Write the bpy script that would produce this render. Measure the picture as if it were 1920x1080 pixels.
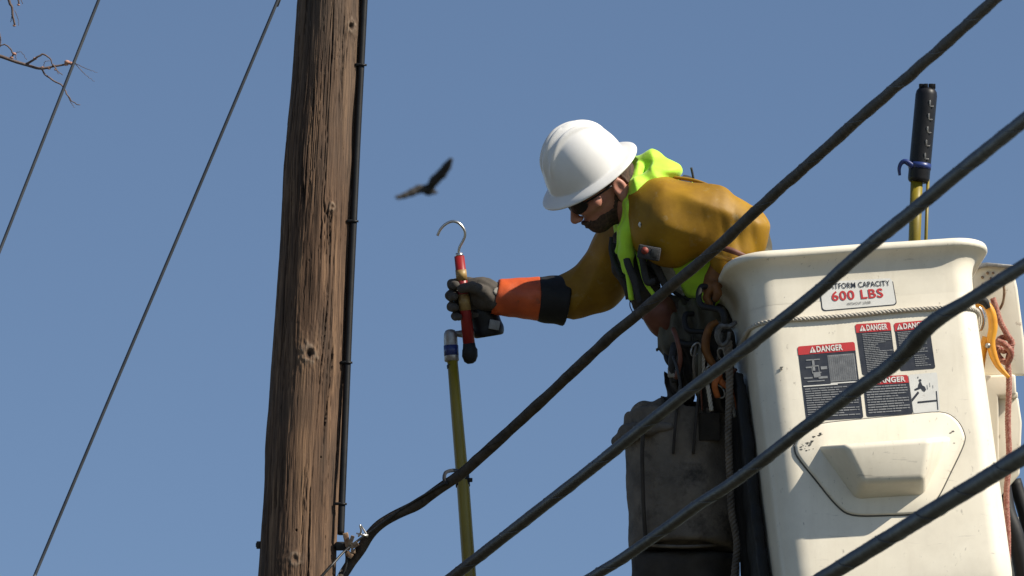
import bpy, bmesh, math, random
import numpy as np
from mathutils import Vector, Matrix
R = math.radians
random.seed(4); rng = np.random.default_rng(4)
scn = bpy.context.scene
col = scn.collection
for o in list(bpy.data.objects): bpy.data.objects.remove(o)

# ------------------------------------------------------------------ camera, sky, sun
PITCH = R(17); DIST = 20.0; SPAN = 2.9; S0 = SPAN / 1920
CAM = np.array([0, 0, 1.6])
F_ = np.array([0, math.cos(PITCH), math.sin(PITCH)])
U_ = np.array([1.0, 0, 0]); V_ = np.array([0, -math.sin(PITCH), math.cos(PITCH)]); W_ = -F_
O_ = CAM + F_ * DIST
cd = bpy.data.cameras.new('camera'); cam = bpy.data.objects.new('camera', cd); col.objects.link(cam)
cam.location = CAM; cam.rotation_euler = (R(90) + PITCH, 0, 0)
cd.sensor_width = 36; cd.lens = 36 * DIST / SPAN; cd.clip_start = 0.5; cd.clip_end = 8000
cd.dof.use_dof = True; cd.dof.focus_distance = DIST - 0.1; cd.dof.aperture_fstop = 16
scn.camera = cam

SUN_E = R(41); SUN_A = R(65)      # elevation; angle to the right of "behind the camera"
sd = np.array([math.sin(SUN_A) * math.cos(SUN_E), -math.cos(SUN_A) * math.cos(SUN_E), math.sin(SUN_E)])
w = bpy.data.worlds.new("World"); scn.world = w; w.use_nodes = True
nt = w.node_tree; bg = nt.nodes['Background']
sky = nt.nodes.new('ShaderNodeTexSky'); sky.sky_type = 'NISHITA'; sky.sun_disc = False
sky.sun_elevation = SUN_E; sky.sun_rotation = math.atan2(sd[0], sd[1])
sky.altitude = 300; sky.air_density = 0.82; sky.dust_density = 0.3; sky.ozone_density = 1.6
nt.links.new(sky.outputs[0], bg.inputs[0]); bg.inputs[1].default_value = 0.076
sl = bpy.data.lights.new('sun', 'SUN'); so = bpy.data.objects.new('sun', sl); col.objects.link(so)
sl.energy = 5.0; sl.angle = R(0.53); sl.color = (1.0, 0.93, 0.80)
so.rotation_euler = Vector(sd).to_track_quat('Z', 'Y').to_euler(); so.location = (8, 4, 18)
scn.view_settings.view_transform = 'Standard'; scn.view_settings.look = 'None'
scn.view_settings.exposure = 0.5; scn.view_settings.gamma = 1.0; scn.view_settings.use_curve_mapping = False

# ------------------------------------------------------------------ frames and helpers
def Q(px, py, w=0.0):                       # photograph point + metres towards the viewer -> frame metres
    s = S0 * (DIST - w) / DIST
    return np.array([(px - 960) * s, (540 - py) * s, w])
def PX(n, w=0.0): return n * S0 * (DIST - w) / DIST
BAS = np.array([U_, V_, W_])
def fw(v): return np.asarray(v, float) @ BAS + O_      # frame -> world
def unit(v): v = np.asarray(v, float); return v / np.linalg.norm(v)

def link_mesh(name, verts, faces, m, parent=None, smooth=True, attrs=None):
    """verts in WORLD metres; a child's mesh is stored relative to its thing"""
    verts = np.asarray(verts, float)
    if parent is not None:
        loc = root_loc(parent)
    else:
        loc = verts.mean(0)
        loc = np.array([loc[0], loc[1], verts[:, 2].min()])
    me = bpy.data.meshes.new(name)
    me.from_pydata((verts - loc).tolist(), [], faces if isinstance(faces, list) else faces.tolist())
    me.validate(); me.update()
    if smooth: me.polygons.foreach_set('use_smooth', [True] * len(me.polygons))
    if attrs:
        for k, a in attrs.items():
            at = me.attributes.new(k, 'FLOAT', 'POINT'); at.data.foreach_set('value', np.asarray(a, np.float32))
    if m: me.materials.append(m)
    o = bpy.data.objects.new(name, me); col.objects.link(o)
    if parent is not None: o.parent = parent
    else: o.location = loc
    return o
ROOT = {}
def root_loc(o):
    while o.parent is not None: o = o.parent
    return np.array(o.location)
def thing(name, label, cat, base, group=None):
    o = bpy.data.objects.new(name, None); col.objects.link(o); o.empty_display_size = 0.1
    o.location = base; tag(o, label, cat, group); return o
def tag(o, label, cat, group=None):
    o['label'] = label; o['category'] = cat
    if group: o['group'] = group
    return o
class MB:
    def __init__(s): s.v = []; s.f = []; s.n = 0
    def add(s, v, f):
        v = np.asarray(v, float); s.v.append(v)
        for q in f: s.f.append([int(i) + s.n for i in q])
        s.n += len(v); return s
    def build(s, name, m, parent=None, smooth=True): return link_mesh(name, np.vstack(s.v), s.f, m, parent, smooth)

def cr(pts, n=8):                            # Catmull-Rom through points (any dimension)
    p = np.asarray(pts, float); p = np.vstack([2 * p[0] - p[1], p, 2 * p[-1] - p[-2]]); out = []
    for i in range(1, len(p) - 2):
        for k in range(n):
            t = k / n
            out.append(0.5 * ((2 * p[i]) + (-p[i-1] + p[i+1]) * t + (2*p[i-1] - 5*p[i] + 4*p[i+1] - p[i+2]) * t*t + (-p[i-1] + 3*p[i] - 3*p[i+1] + p[i+2]) * t**3))
    out.append(p[-2]); return np.array(out)
def frames(p):
    t = np.gradient(p, axis=0); t /= np.linalg.norm(t, axis=1)[:, None] + 1e-12
    a = np.array([0, 0, 1.0]) if abs(t[0][2]) < .9 else np.array([1.0, 0, 0])
    n = unit(a - t[0] * a.dot(t[0])); N = [n]
    for i in range(1, len(p)):
        n = N[-1] - t[i] * N[-1].dot(t[i]); N.append(unit(n))
    N = np.array(N); return t, N, np.cross(t, N)
def tube(p, r, k=10, cap=True, flat=1.0):
    p = np.asarray(p, float); r = np.broadcast_to(r, (len(p),))
    t, N, B = frames(p); a = np.linspace(0, 2 * math.pi, k, endpoint=False)
    v = (p[:, None] + r[:, None, None] * (np.cos(a)[None, :, None] * N[:, None] + flat * np.sin(a)[None, :, None] * B[:, None])).reshape(-1, 3)
    f = []
    for i in range(len(p) - 1):
        for j in range(k):
            f.append([i*k+j, i*k+(j+1) % k, (i+1)*k+(j+1) % k, (i+1)*k+j])
    if cap: f.append(list(range(k))[::-1]); f.append([(len(p)-1)*k+j for j in range(k)])
    return v, f
def helix(p, rad, pitch, phase=0.0, step=8):
    """points winding round path p"""
    p = np.asarray(p, float); L = np.r_[0, np.cumsum(np.linalg.norm(np.diff(p, axis=0), axis=1))]
    n = max(4, int(L[-1] / pitch * step)); s = np.linspace(0, L[-1], n)
    q = np.stack([np.interp(s, L, p[:, i]) for i in range(3)], 1)
    t, N, B = frames(q); a = s / pitch * 2 * math.pi + phase
    rr = np.interp(s, L, np.broadcast_to(rad, (len(p),)))
    return q + rr[:, None] * (np.cos(a)[:, None] * N + np.sin(a)[:, None] * B)
def box(c, ax, h, bev=0.0):
    """box at centre c with axis rows ax and half sizes h, chamfered"""
    c = np.asarray(c, float); ax = np.asarray(ax, float)
    bm = bmesh.new(); bmesh.ops.create_cube(bm, size=2)
    for v in bm.verts: v.co = Vector((v.co.x * h[0], v.co.y * h[1], v.co.z * h[2]))
    if bev: bmesh.ops.bevel(bm, geom=bm.edges[:], offset=bev, segments=2, affect='EDGES', profile=.5)
    bm.verts.index_update()
    v = np.array([v.co[:] for v in bm.verts]) @ ax + c; f = [[q.index for q in fc.verts] for fc in bm.faces]; bm.free()
    return v, f
def prism(poly_f, w0, w1, bev=0.006):
    """polygon in frame (u,v) pixels extruded in depth between w0 (far) and w1 (near); returns frame verts"""
    bm = bmesh.new(); a = [bm.verts.new(Q(x, y, w1)) for x, y in poly_f]
    fc = bm.faces.new(a); r = bmesh.ops.extrude_face_region(bm, geom=[fc])
    for v in r['geom']:
        if isinstance(v, bmesh.types.BMVert): v.co.z = w0
    bmesh.ops.recalc_face_normals(bm, faces=bm.faces[:])
    if bev: bmesh.ops.bevel(bm, geom=bm.edges[:], offset=bev, segments=2, affect='EDGES', profile=.5)
    bm.verts.index_update()
    v = np.array([v.co[:] for v in bm.verts]); f = [[q.index for q in fc.verts] for fc in bm.faces]; bm.free(); return v, f

def hsh(ix, iy, s):
    h = (ix.astype(np.int64) * 374761393 + iy.astype(np.int64) * 668265263 + s * 974634777) & 0xffffffff
    h = ((h ^ (h >> 13)) * 1274126177) & 0xffffffff
    return ((h ^ (h >> 16)) & 0xffff) / 32767.5 - 1
def vn(x, y, s=0):
    ix = np.floor(x); iy = np.floor(y); fx = x - ix; fy = y - iy
    fx = fx*fx*(3-2*fx); fy = fy*fy*(3-2*fy)
    return (hsh(ix, iy, s)*(1-fx) + hsh(ix+1, iy, s)*fx)*(1-fy) + (hsh(ix, iy+1, s)*(1-fx) + hsh(ix+1, iy+1, s)*fx)*fy

# signed-distance modelling -------------------------------------------------------
def cone(P, a, b, ra, rb):
    a = np.asarray(a, np.float32); b = np.asarray(b, np.float32); ba = b - a; d2 = float(ba @ ba) + 1e-12
    X, Y, Z = P; t = np.clip(((X-a[0])*ba[0] + (Y-a[1])*ba[1] + (Z-a[2])*ba[2]) / d2, 0, 1)
    return np.sqrt((X-a[0]-t*ba[0])**2 + (Y-a[1]-t*ba[1])**2 + (Z-a[2]-t*ba[2])**2) - (ra + (rb-ra)*t)
def ell(P, c, r, M=None):
    X, Y, Z = P[0]-c[0], P[1]-c[1], P[2]-c[2]
    if M is not None: X, Y, Z = (M[0][0]*X+M[0][1]*Y+M[0][2]*Z, M[1][0]*X+M[1][1]*Y+M[1][2]*Z, M[2][0]*X+M[2][1]*Y+M[2][2]*Z)
    k0 = np.sqrt((X/r[0])**2 + (Y/r[1])**2 + (Z/r[2])**2); k1 = np.sqrt((X/r[0]**2)**2 + (Y/r[1]**2)**2 + (Z/r[2]**2)**2) + 1e-9
    return k0*(k0-1)/k1
def smin(a, b, k):
    h = np.clip(.5+.5*(b-a)/k, 0, 1); return b*(1-h)+a*h - k*h*(1-h)
def smax(a, b, k): return -smin(-a, -b, k)
def chain(P, pts, rad, k=0.02):
    d = None
    for i in range(len(pts)-1):
        e = cone(P, pts[i], pts[i+1], rad[i], rad[i+1]); d = e if d is None else smin(d, e, k)
    return d
def n3(P, sc, seed=0, dirs=7):
    r = np.random.default_rng(seed); out = 0
    for i in range(dirs):
        v = r.normal(size=3); v /= np.linalg.norm(v); v *= (0.7 + .8*r.random()) * 6.283 / sc
        out = out + np.sin(P[0]*v[0] + P[1]*v[1] + P[2]*v[2] + r.random()*6.28)
    return out / dirs
def plane(P, c, n): n = unit(n); return (P[0]-c[0])*n[0] + (P[1]-c[1])*n[1] + (P[2]-c[2])*n[2]
def nets(fn, lo, hi, h):
    lo = np.asarray(lo, float); hi = np.asarray(hi, float)
    ax = [np.arange(lo[i], hi[i] + h, h, dtype=np.float32) for i in range(3)]
    P = np.meshgrid(*ax, indexing='ij'); F = np.asarray(fn(P), np.float32); n = F.shape
    ins = F < 0
    c = np.zeros([m-1 for m in n], int)
    for i in (0, 1):
        for j in (0, 1):
            for k in (0, 1): c += ins[i:n[0]-1+i, j:n[1]-1+j, k:n[2]-1+k]
    act = (c > 0) & (c < 8); idx = -np.ones(act.shape, int); I = np.argwhere(act); idx[act] = np.arange(len(I))
    acc = np.zeros((len(I), 3)); cnt = np.zeros(len(I))
    for a in range(3):
        o1, o2 = [b for b in range(3) if b != a]
        for p in (0, 1):
            for q in (0, 1):
                A = I.copy(); A[:, o1] += p; A[:, o2] += q; B = A.copy(); B[:, a] += 1
                fa = F[A[:, 0], A[:, 1], A[:, 2]]; fb = F[B[:, 0], B[:, 1], B[:, 2]]
                m = (fa < 0) != (fb < 0); t = fa[m] / (fa[m] - fb[m])
                pt = A[m].astype(float); pt[:, a] += t; acc[m] += pt; cnt[m] += 1
    V = acc / cnt[:, None] * h + lo
    faces = []
    for a in range(3):
        o1, o2 = [(1, 2), (2, 0), (0, 1)][a]
        sl0 = [slice(None)]*3; sl1 = [slice(None)]*3; sl0[a] = slice(0, -1); sl1[a] = slice(1, None)
        f0 = ins[tuple(sl0)]; f1 = ins[tuple(sl1)]; E = np.argwhere(f0 != f1)
        E = E[(E[:, o1] > 0) & (E[:, o2] > 0) & (E[:, o1] < n[o1]-1) & (E[:, o2] < n[o2]-1)]
        def cell(d1, d2): G = E.copy(); G[:, o1] -= d1; G[:, o2] -= d2; return idx[G[:, 0], G[:, 1], G[:, 2]]
        q = np.stack([cell(1, 1), cell(0, 1), cell(0, 0), cell(1, 0)], 1)
        out = ins[tuple(sl0)][E[:, 0], E[:, 1], E[:, 2]]; q[~out] = q[~out][:, ::-1]; faces.append(q)
    return V, np.vstack(faces)
def sdf_obj(name, fn, lo, hi, h, m, parent, smooth=True):
    V, Fc = nets(fn, lo, hi, h); return link_mesh(name, fw(V), Fc, m, parent, smooth)
def bounds(pts, pad): p = np.array(pts); return p.min(0)-pad, p.max(0)+pad

# ------------------------------------------------------------------ materials
def node(nt, t, **k):
    n = nt.nodes.new(t)
    for a, b in k.items(): setattr(n, a, b)
    return n
def mat(name, c, rough=.6, metal=0, c2=None, scale=8, detail=6, stretch=(1, 1, 1), lo=.35, hi=.65, bump=0, bscale=60, bdist=.002, spec=.5, wear=None, wscale=20, wlo=.62, whi=.7, sheen=0, sss=0):
    m = bpy.data.materials.new(name); m.use_nodes = True; nt = m.node_tree; b = nt.nodes['Principled BSDF']
    b.inputs['Roughness'].default_value = rough; b.inputs['Metallic'].default_value = metal
    b.inputs['Specular IOR Level'].default_value = spec; b.inputs['Base Color'].default_value = (*c, 1)
    if sheen: b.inputs['Sheen Weight'].default_value = sheen
    if sss: b.inputs['Subsurface Weight'].default_value = sss; b.inputs['Subsurface Radius'].default_value = (.01, .004, .002)
    tc = node(nt, 'ShaderNodeTexCoord'); mp = node(nt, 'ShaderNodeMapping'); mp.inputs['Scale'].default_value = stretch
    nt.links.new(tc.outputs['Object'], mp.inputs[0])
    colout = None
    if c2:
        n = node(nt, 'ShaderNodeTexNoise'); n.inputs['Scale'].default_value = scale; n.inputs['Detail'].default_value = detail; n.inputs['Roughness'].default_value = .62
        nt.links.new(mp.outputs[0], n.inputs[0]); r = node(nt, 'ShaderNodeValToRGB')
        r.color_ramp.elements[0].position = lo; r.color_ramp.elements[1].position = hi
        r.color_ramp.elements[0].color = (*c, 1); r.color_ramp.elements[1].color = (*c2, 1)
        nt.links.new(n.outputs[0], r.inputs[0]); nt.links.new(r.outputs[0], b.inputs['Base Color']); colout = r.outputs[0]
        rm = node(nt, 'ShaderNodeMapRange'); rm.inputs[3].default_value = max(.05, rough-.1); rm.inputs[4].default_value = min(1, rough+.12)
        nt.links.new(n.outputs[0], rm.inputs[0]); nt.links.new(rm.outputs[0], b.inputs['Roughness'])
    if wear:
        n2 = node(nt, 'ShaderNodeTexNoise'); n2.inputs['Scale'].default_value = wscale; n2.inputs['Detail'].default_value = 9; n2.inputs['Roughness'].default_value = .7
        nt.links.new(mp.outputs[0], n2.inputs[0]); r2 = node(nt, 'ShaderNodeMapRange'); r2.inputs[1].default_value = wlo; r2.inputs[2].default_value = whi
        mx = node(nt, 'ShaderNodeMix', data_type='RGBA'); nt.links.new(n2.outputs[0], r2.inputs[0]); nt.links.new(r2.outputs[0], mx.inputs[0])
        mx.inputs[7].default_value = (*wear, 1)
        if colout: nt.links.new(colout, mx.inputs[6])
        else: mx.inputs[6].default_value = (*c, 1)
        nt.links.new(mx.outputs[2], b.inputs['Base Color'])
    if bump:
        n = node(nt, 'ShaderNodeTexNoise'); n.inputs['Scale'].default_value = bscale; n.inputs['Detail'].default_value = 6
        nt.links.new(mp.outputs[0], n.inputs[0]); bp = node(nt, 'ShaderNodeBump'); bp.inputs['Strength'].default_value = bump; bp.inputs['Distance'].default_value = bdist
        nt.links.new(n.outputs[0], bp.inputs['Height']); nt.links.new(bp.outputs[0], b.inputs['Normal'])
    return m
M = dict(
    cream=mat('bucket_gelcoat', (.745, .68, .55), .42, c2=(.79, .73, .605), scale=3, bump=.12, bscale=9, bdist=.004, wear=(.34, .29, .22), wscale=26, wlo=.66, whi=.80),
    cream2=mat('boom_paint', (.70, .64, .52), .45, c2=(.77, .71, .59), scale=5, bump=.2, bscale=30, wear=(.22, .13, .07), wscale=22, wlo=.62, whi=.74),
    hat=mat('hard_hat_shell', (.78, .765, .74), .34, c2=(.71, .695, .67), scale=9, bump=.04, bscale=14, bdist=.004, wear=(.52, .49, .44), wscale=70, wlo=.66, whi=.80),
    yellow=mat('sleeve_rubber', (.335, .178, .006), .58, c2=(.22, .112, .004), scale=9, bump=.3, bscale=16, bdist=.006, wear=(.30, .22, .10), wscale=24, wlo=.58, whi=.76, spec=.35),
    lime=mat('hi_vis_cloth', (.50, .88, .04), .7, c2=(.42, .76, .04), scale=14, bump=.5, bscale=45, bdist=.003, sheen=.2),
    reflect=mat('reflective_tape', (.42, .43, .42), .38, c2=(.32, .33, .33), scale=30, bump=.3, bscale=60),
    skin=mat('skin', (.46, .215, .15), .5, c2=(.36, .14, .10), scale=28, bump=.25, bscale=220, bdist=.001, sss=.08),
    hair=mat('hair', (.028, .016, .011), .85, c2=(.10, .055, .038), scale=160, stretch=(1, 1, .3), bump=.8, bscale=300, bdist=.002),
    orange=mat('glove_gauntlet_orange', (.62, .10, .018), .45, c2=(.40, .06, .012), scale=12, bump=.4, bscale=40, bdist=.004, wear=(.22, .05, .02), wscale=30, wlo=.60, whi=.74),
    black=mat('black_rubber', (.008, .008, .009), .6, c2=(.015, .015, .016), scale=20, bump=.2, bscale=60, spec=.3),
    blackp=mat('black_plastic', (.008, .008, .010), .42, c2=(.014, .014, .016), scale=20, bump=.1, bscale=80, spec=.25),
    blue=mat('blue_plastic', (.015, .03, .13), .35, c2=(.02, .04, .17), scale=30, bump=.1),
    glove=mat('glove_leather', (.040, .034, .028), .85, c2=(.075, .064, .054), scale=26, bump=.6, bscale=90, bdist=.002),
    glove_pale=mat('glove_patch', (.24, .22, .19), .8, c2=(.3, .28, .25), scale=26, bump=.5, bscale=90),
    red=mat('red_handle', (.28, .012, .012), .4, c2=(.20, .01, .01), scale=30, bump=.1),
    brass=mat('worn_label', (.36, .24, .08), .5, c2=(.24, .14, .05), scale=80),
    steel=mat('bright_steel', (.62, .6, .56), .28, metal=1, c2=(.5, .48, .45), scale=60),
    galv=mat('galvanised_steel', (.42, .41, .39), .5, metal=.85, c2=(.27, .25, .23), scale=60, bump=.4, bscale=120),
    rust=mat('rusty_steel', (.20, .10, .05), .7, metal=.3, c2=(.36, .27, .18), scale=70, bump=.4, bscale=120),
    fibre=mat('yellow_fibreglass', (.25, .19, .010), .42, c2=(.17, .125, .009), scale=14, stretch=(1, 1, .2), wear=(.13, .10, .03), wscale=30, wlo=.6, whi=.72),
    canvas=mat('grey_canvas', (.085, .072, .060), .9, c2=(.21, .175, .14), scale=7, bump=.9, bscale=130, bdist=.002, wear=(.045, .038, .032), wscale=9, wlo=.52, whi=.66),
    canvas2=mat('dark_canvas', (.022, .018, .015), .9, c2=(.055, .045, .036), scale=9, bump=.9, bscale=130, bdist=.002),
    olive=mat('work_trousers', (.065, .058, .042), .9, c2=(.11, .10, .072), scale=12, bump=.7, bscale=150, bdist=.002),
    leather=mat('brown_leather', (.09, .026, .014), .6, c2=(.14, .045, .024), scale=22, bump=.4, bscale=60),
    webbing=mat('black_webbing', (.018, .018, .020), .75, c2=(.03, .03, .034), scale=90, bump=.6, bscale=300),
    cable=mat('cable_sheath', (.007, .0065, .0065), .46, c2=(.016, .014, .012), scale=10, spec=.24, bump=.5, bscale=35, bdist=.003),
    cableb=mat('weathered_cable_sheath', (.026, .021, .017), .65, c2=(.078, .062, .048), scale=34, spec=.22, bump=.6, bscale=45, bdist=.003),
    wire=mat('thin_wire', (.03, .035, .045), .5, c2=(.045, .05, .06), scale=10),
    strand=mat('dark_strand', (.02, .02, .022), .45, metal=.4, c2=(.05, .05, .05), scale=80),
    pipe=mat('black_conduit', (.006, .006, .007), .5, c2=(.012, .012, .013), spec=.22, scale=14, bump=.2, bscale=40),
    rope=mat('white_rope', (.52, .48, .41), .85, c2=(.40, .36, .30), scale=50, bump=.7, bscale=240, bdist=.002),
    redrope=mat('faded_red_rope', (.24, .065, .05), .85, c2=(.38, .20, .15), scale=160, lo=.4, hi=.6, bump=.8, bscale=260, bdist=.002),
    amber=mat('amber_paint', (.72, .34, .03), .4, c2=(.60, .25, .02), scale=22, bump=.15, wear=(.2, .12, .05), wscale=50, wlo=.64, whi=.72),
    orange2=mat('orange_web', (.45, .12, .02), .7, c2=(.30, .07, .015), scale=40, bump=.5, bscale=150),
    twig=mat('twig_bark', (.085, .062, .058), .9, c2=(.17, .12, .105), scale=90, bump=.5),
    bud=mat('twig_bud', (.38, .18, .13), .8, c2=(.5, .28, .2), scale=90),
    feather=mat('dark_feather', (.012, .011, .011), .8, c2=(.03, .025, .022), scale=4),
    decal_black=mat('decal_black', (.018, .02, .028), .35, c2=(.028, .03, .038), scale=30),
    decal_white=mat('decal_white', (.68, .67, .63), .4, c2=(.60, .59, .55), scale=18, wear=(.42, .38, .33), wscale=60, wlo=.62, whi=.75),
    decal_red=mat('decal_red', (.50, .03, .03), .4, c2=(.42, .025, .025), scale=40),
    decal_grey=mat('decal_grey', (.16, .165, .17), .45, c2=(.24, .245, .25), scale=60),
    ground=mat('dry_grass_ground', (.035, .042, .022), .95, c2=(.06, .055, .034), scale=.6, detail=10, bump=.6, bscale=6, bdist=.05),
    concrete=mat('road_asphalt', (.05, .05, .052), .9, c2=(.07, .07, .07), scale=3, bump=.4, bscale=40),
    dullorange=mat('dull_orange_paint', (.20, .075, .010), .65, c2=(.12, .042, .008), scale=30, bump=.3),
    darksteel=mat('dull_grey_steel', (.16, .155, .15), .6, metal=.6, c2=(.07, .065, .06), scale=60, bump=.4),
    button=mat('dull_red_plastic', (.22, .03, .015), .6, c2=(.16, .02, .012), scale=60),
    gasket=mat('dark_seam', (.05, .048, .042), .7, c2=(.10, .095, .085), scale=20),
)
def gelcoat():
    m = M['cream']; nt = m.node_tree; b = nt.nodes['Principled BSDF']; src = b.inputs['Base Color'].links[0].from_socket
    tc = node(nt, 'ShaderNodeTexCoord')
    def layer(src, sc, st, lo, hi, amt, c, det=8):
        mp = node(nt, 'ShaderNodeMapping'); mp.inputs['Scale'].default_value = st; nt.links.new(tc.outputs['Object'], mp.inputs[0])
        n = node(nt, 'ShaderNodeTexNoise'); n.inputs['Scale'].default_value = sc; n.inputs['Detail'].default_value = det; n.inputs['Roughness'].default_value = .68
        nt.links.new(mp.outputs[0], n.inputs[0]); r = node(nt, 'ShaderNodeMapRange'); r.inputs[1].default_value = lo; r.inputs[2].default_value = hi; r.inputs[4].default_value = amt
        nt.links.new(n.outputs[0], r.inputs[0]); mx = node(nt, 'ShaderNodeMix', data_type='RGBA'); nt.links.new(r.outputs[0], mx.inputs[0])
        nt.links.new(src, mx.inputs[6]); mx.inputs[7].default_value = (*c, 1); return mx.outputs[2]
    s_ = layer(src, 16, (1, 1, .10), .50, .72, .45, (.60, .53, .41))       # rain streaks
    s_ = layer(s_, 4.5, (1, 1, 1), .48, .72, .50, (.58, .52, .42))         # handling dirt
    s_ = layer(s_, 60, (1, 1, .5), .635, .70, .85, (.30, .26, .21))          # chips
    s_ = layer(s_, 34, (.2, 1, 1.8), .63, .70, .6, (.40, .36, .30))       # rubbed scratches
    nt.links.new(s_, b.inputs['Base Color'])
gelcoat()
def wood():
    m = bpy.data.materials.new('weathered_pole_wood'); m.use_nodes = True; nt = m.node_tree; b = nt.nodes['Principled BSDF']
    b.inputs['Roughness'].default_value = .85; b.inputs['Specular IOR Level'].default_value = .25
    tc = node(nt, 'ShaderNodeTexCoord')
    def noise(sc, st, det=6, ro=.6):
        mp = node(nt, 'ShaderNodeMapping'); mp.inputs['Scale'].default_value = st; nt.links.new(tc.outputs['Object'], mp.inputs[0])
        n = node(nt, 'ShaderNodeTexNoise'); n.inputs['Scale'].default_value = sc; n.inputs['Detail'].default_value = det; n.inputs['Roughness'].default_value = ro
        nt.links.new(mp.outputs[0], n.inputs[0]); return n.outputs[0]
    a = noise(28, (1, 1, .05)); g = noise(150, (1, 1, .03), 8, .7); c = noise(3.0, (1, 1, .5))
    r = node(nt, 'ShaderNodeValToRGB'); e = r.color_ramp.elements
    e[0].position = .38; e[0].color = (.030, .017, .010, 1); e[1].position = .64; e[1].color = (.28, .168, .095, 1)
    x = e.new(.49); x.color = (.105, .060, .036, 1)
    ad = node(nt, 'ShaderNodeMix', data_type='FLOAT'); ad.inputs[0].default_value = .5; nt.links.new(a, ad.inputs[2]); nt.links.new(g, ad.inputs[3])
    nt.links.new(ad.outputs[0], r.inputs[0])
    m1 = node(nt, 'ShaderNodeMix', data_type='RGBA'); mr = node(nt, 'ShaderNodeMapRange'); mr.inputs[1].default_value = .40; mr.inputs[2].default_value = .68; mr.inputs[4].default_value = .55
    nt.links.new(c, mr.inputs[0]); nt.links.new(mr.outputs[0], m1.inputs[0]); nt.links.new(r.outputs[0], m1.inputs[6])
    m1.blend_type = 'MIX'; m1.inputs[7].default_value = (.085, .066, .052, 1)
    at = node(nt, 'ShaderNodeAttribute', attribute_name='crack'); m2 = node(nt, 'ShaderNodeMix', data_type='RGBA')
    nt.links.new(at.outputs['Fac'], m2.inputs[0]); nt.links.new(m1.outputs[2], m2.inputs[6]); m2.inputs[7].default_value = (.018, .011, .008, 1)
    at2 = node(nt, 'ShaderNodeAttribute', attribute_name='pale'); m3 = node(nt, 'ShaderNodeMix', data_type='RGBA')
    nt.links.new(at2.outputs['Fac'], m3.inputs[0]); nt.links.new(m2.outputs[2], m3.inputs[6]); m3.inputs[7].default_value = (.22, .165, .12, 1)
    nt.links.new(m3.outputs[2], b.inputs['Base Color'])
    bp = node(nt, 'ShaderNodeBump'); bp.inputs['Strength'].default_value = .8; bp.inputs['Distance'].default_value = .003
    nt.links.new(g, bp.inputs['Height']); nt.links.new(bp.outputs[0], b.inputs['Normal']); return m
M['wood'] = wood()

# ------------------------------------------------------------------ ground
def sheet(name, x0, x1, y0, y1, z, m):
    o = link_mesh(name, [(x0, y0, z), (x1, y0, z), (x1, y1, z), (x0, y1, z)], [[0, 1, 2, 3]], m, smooth=False); o['kind'] = 'structure'; return o
sheet('ground', -3000, 3000, -3000, 3000, 0, M['ground'])
sheet('road', -200, 200, 6, 14, .004, M['concrete'])

# ------------------------------------------------------------------ utility pole
ZF = np.array([0, math.cos(PITCH), -math.sin(PITCH)])      # world up in frame coordinates
c540 = Q(588, 540, 0.0)
axd = unit(ZF + np.array([55/1080*math.cos(PITCH), 0, 0]))
zc = fw(c540)[2]
wd = axd @ BAS                                             # axis direction in world
cw = fw(c540)
t0 = -(cw[2] + .0) / wd[2]
pole = thing('utility_pole', 'brown weathered wooden utility pole with long cracks and knots, left of the worker', 'utility pole', cw + wd*t0)
NA = 420
tt = np.r_[np.linspace(t0, -1.0, 30)[:-1], np.linspace(-1.0, 1.0, 1300), np.linspace(1.0, 3.0, 16)[1:]]
th = np.linspace(0, 2*math.pi, NA, endpoint=False)
T, TH = np.meshgrid(tt, th, indexing='ij')
rad = .1035 - T*.0068
ex = unit(np.cross(wd, [0, 1, 0])); ex = ex if ex[0] > 0 else -ex; ey = np.cross(wd, ex); ey = ey if ey[1] < 0 else -ey   # ex right, ey towards viewer
# theta: 0 = right, pi/2 = towards the viewer
A = TH*.105
wob = .012*vn(A/.08, T/.35, 3) + .005*vn(A/.03, T/.12, 4)
def per(fx, fy, s):      # periodic blend in theta
    k = TH/(2*math.pi); return vn(A/fx, T/fy, s)*(1-k**8) + vn((A-.105*2*math.pi)/fx, T/fy, s)*k**8
warp = .009*per(.06, .5, 8) + .0022*per(.02, .12, 9)
Aw = A + warp
n1 = vn(Aw/.015, T/1.0 + 7, 11) + .35*vn(Aw/.007, T/.35, 12) + .06*vn(Aw/.003, T/.03, 19)
msk = np.clip(per(.05, .4, 13)*1.2 + .55, 0, 1)
crack = np.clip(1 - np.abs(n1)/.085, 0, 1)**1.1 * msk
n2 = vn(Aw/.0055 + 4, T/.45, 14) + .1*vn(Aw/.002, T/.02, 20); fine = np.clip(1 - np.abs(n2)/.13, 0, 1)**1.2 * np.clip(per(.03, .15, 15)*1.4+.35, 0, 1)
grain = vn(Aw/.0016, T/.06, 16)*.6 + vn(Aw/.0045, T/.2, 17)*.3 + vn(Aw/.02, T/.9, 18)*.8
disp = wob*.35 - crack*.010 - fine*.0040 + grain*.0014
crk = np.clip(crack*1.3 + fine*.6, 0, 1); pale = np.zeros_like(T)
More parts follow.
